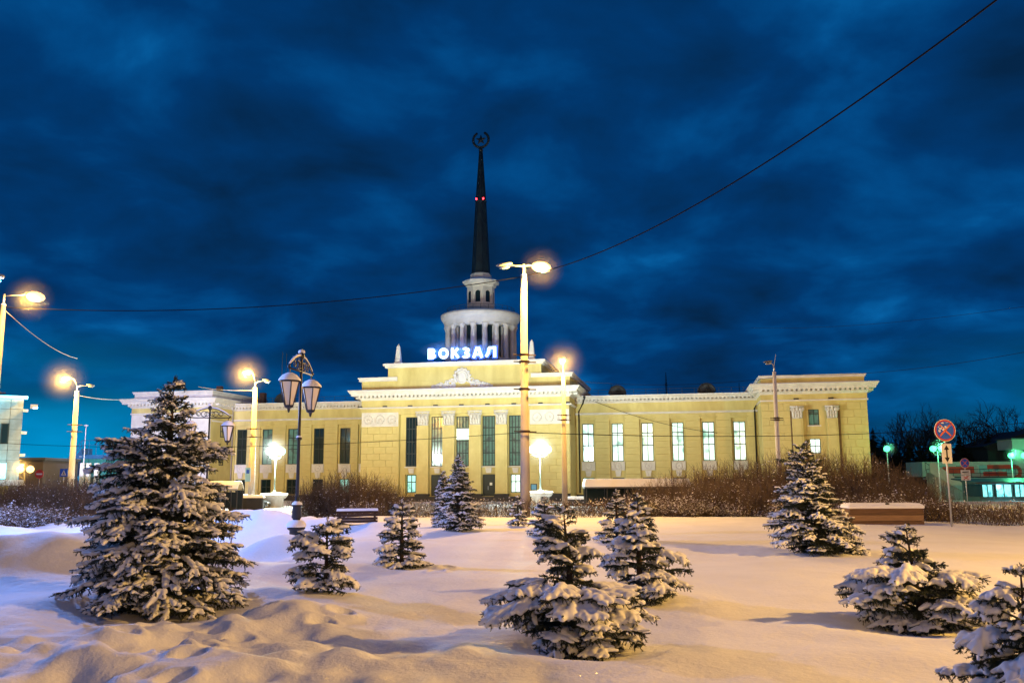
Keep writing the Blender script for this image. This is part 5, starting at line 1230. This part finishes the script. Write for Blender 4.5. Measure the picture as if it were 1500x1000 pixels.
def left_bits():
    a = at(27, 700, 100); S = thing('dark_shed', 'low dark building behind the warm globe lamps at left', 'building', (a.x, a.y, 0)); W_ = at(62, 700, 100).x-a.x; zt = at(40, 670, 100).z
    MB().box(0, W_, 0, 8, 0, zt-.3).build('wall', mat('dark_render', (.05, .04, .035), .9), S); MB().box(-.3, W_+.3, -.3, 8, zt-.298, zt).build('roof', roofm, S)
    D = 118; a = at(75, 712, D); b_ = at(120, 656, D); c = at(195, 656, D); S = thing('footbridge', 'blue covered stairs of a footbridge left of the station', 'footbridge', (a.x, a.y, 0))
    bm = mat('blue_bridge_paint', (.02, .10, .22), .6); x1 = b_.x-a.x; x2 = c.x-a.x; z1 = b_.z
    MB().add([(0, 0, a.z-1.2), (0, 0, a.z), (x1, 0, z1), (x1, 0, z1-1.4), (0, 3, a.z-1.2), (0, 3, a.z), (x1, 3, z1), (x1, 3, z1-1.4)], [(0, 1, 2, 3), (7, 6, 5, 4), (1, 5, 6, 2), (0, 3, 7, 4), (0, 4, 5, 1), (3, 2, 6, 7)]).build('stair_flight', bm, S)
    MB().box(x1, x2, 0, 3, z1-1.4, z1-.9).build('deck', bm, S)
    for k in range(14):
        t = (k+.5)/14; MB().box(x1*t-.12, x1*t+.22, -.1, 0, a.z-1+(z1-a.z)*t, a.z-.85+(z1-a.z)*t).build('step', steel, S)
    rl = MB(); rl.tube([(0, -.1, a.z+1.0), (x1, -.1, z1+1.0), (x2, -.1, z1+1.0)], .05, 5).tube([(0, -.1, a.z+.4), (x1, -.1, z1+.4), (x2, -.1, z1+.4)], .04, 5)
    for k in range(12): rl.tube([(x1*k/12, -.1, a.z+(z1-a.z)*k/12), (x1*k/12, -.1, a.z+(z1-a.z)*k/12+1)], .04, 4)
    for k in range(8): x = x1+(x2-x1)*k/7; rl.tube([(x, -.1, z1-.9), (x, -.1, z1+1)], .04, 4)
    rl.build('railing', bm, S)
    for k in range(7): x = x1+(x2-x1)*(k+.5)/7; MB().box(x-.45, x+.45, .1, .2, z1-6.5, z1-1.42).build('glazed_panel', mat('teal_glazing', (.03, .16, .14), .3), S)
    for px in (122, 131, 143): x = at(px, 700, D).x-a.x; MB().box(x-.25, x+.25, -.6, -.2, 0, at(px, 678, D).z).build('pillar', whitem, S)
    p = at(124, 655, 118); S = thing('lamp_mast', 'thin mast with a small white head above the footbridge', 'mast', (p.x, p.y, 0)); zt = at(124, 623, 118).z
    MB().tube([(0, 0, 0), (0, 0, zt)], [.12, .05], 6).build('pole', steel, S); MB().ell((0, 0, zt), (.3, .2, .12), 8, 5).build('lamp_head', frosted, S)
    lamp_light(None, at(150, 690, 112), (.2, .9, .8), 300, .3, 'footbridge_lamp')
left_bits()
# small mast on the left wing roof
p = at(412, 575, 128); S = thing('roof_mast', 'very thin tall aerial mast rising over the left wing roof', 'mast', (p.x, p.y, 13.9)); zt = at(412, 515, 128).z-13.9
MB().tube([(0, 0, 0), (0, 0, zt)], [.07, .03], 6).build('pole', roofm, S); MB().tube([(.6, 0, 0), (.6, 0, zt*.97)], .03, 4).build('stay', roofm, S)
# small notice board by the lit plinth
p = at(782, 713, 112); S = thing('notice_board', 'small dark lit notice board on the wall right of the doors', 'sign', (p.x, p.y, p.z-.4), R(-11)); o_ = MB().box(-.4, .4, 0, .08, 0, .8).build('board', framem, S); MB().box(-.3, .3, -.02, -.001, .1, .7).build('sheet', emitter('notice_glow', (.1, .5, .7), .5), S)
# square plates on the left lamp post
p = at(363, 694, 84.5); S = thing('street_plate', 'small pale blue plate fixed on the lamp post before the left wing', 'sign', (p.x, p.y, p.z-.7)); MB().box(-.25, .25, 0, .05, 0, 1.3).build('plate', mat('plate_blue', (.35, .65, .75), .5), S); MB().box(-.14, .14, -.01, -.001, .75, 1.1).build('pictogram', blue, S)

# ------------------------------------------------------------------ overhead wires
def wire(label, a, b, sag, r=.02, m=cablem, n=40):
    a, b = Vector(a), Vector(b); pts = []
    for k in range(n+1):
        t = k/n; q = a.lerp(b, t); q.z -= sag*4*t*(1-t); pts.append(tuple(q))
    o = MB().tube(pts, r, 5, False).build('overhead_wire', m, None, True); tag(o, label, 'wire'); return o
mp_ = at(767, 405, 42.5)
wire('long wire from the thickest pole up to the top right corner', at(768, 404, 42.5), at(1468, -6, 17), 1.0, .022)
wire('long wire from the left edge lamp post to the thickest pole', at(8, 450, 45), mp_, .75, .022)
wire('frosty wire slanting down from the left edge lamp post', at(8, 455, 45), at(113, 525, 80), .4, .02, frosted)
wire('frosty short wire from the left lamp post to the end block', at(115, 579, 90), at(200, 583, 112), .3, .035, frosted)
wire('wire crossing the station front under the string course', at(-10, 648, 60), at(767, 633, 42.6), .5, .014)
wire('wire crossing the lit windows of the right wing', at(767, 633, 42.6), at(1510, 618, 60), .5, .018)
wire('frosty wire between the lamp posts before the left wing', at(374, 571, 86), at(290, 566, 100), .2, .025, frosted)
wire('pale wire running right from the lit post by the colonnade', at(825, 556, 75), at(1134, 553, 69), .5, .016, cablem)
wire('faint high wire at the right sky edge', at(1134, 548, 69), at(1520, 512, 45), .5, .012)
wire('faint higher wire crossing the right sky', at(1100, 480, 90), at(1520, 446, 55), .5, .012)
wire('hanging cable dropping along the drain pipe of the right block', station.matrix_basis @ Vector((17, 5.6, 13.2)), station.matrix_basis @ Vector((33, 5.0, 8.7)), .6, .03)
print('objects', len(bpy.data.objects))
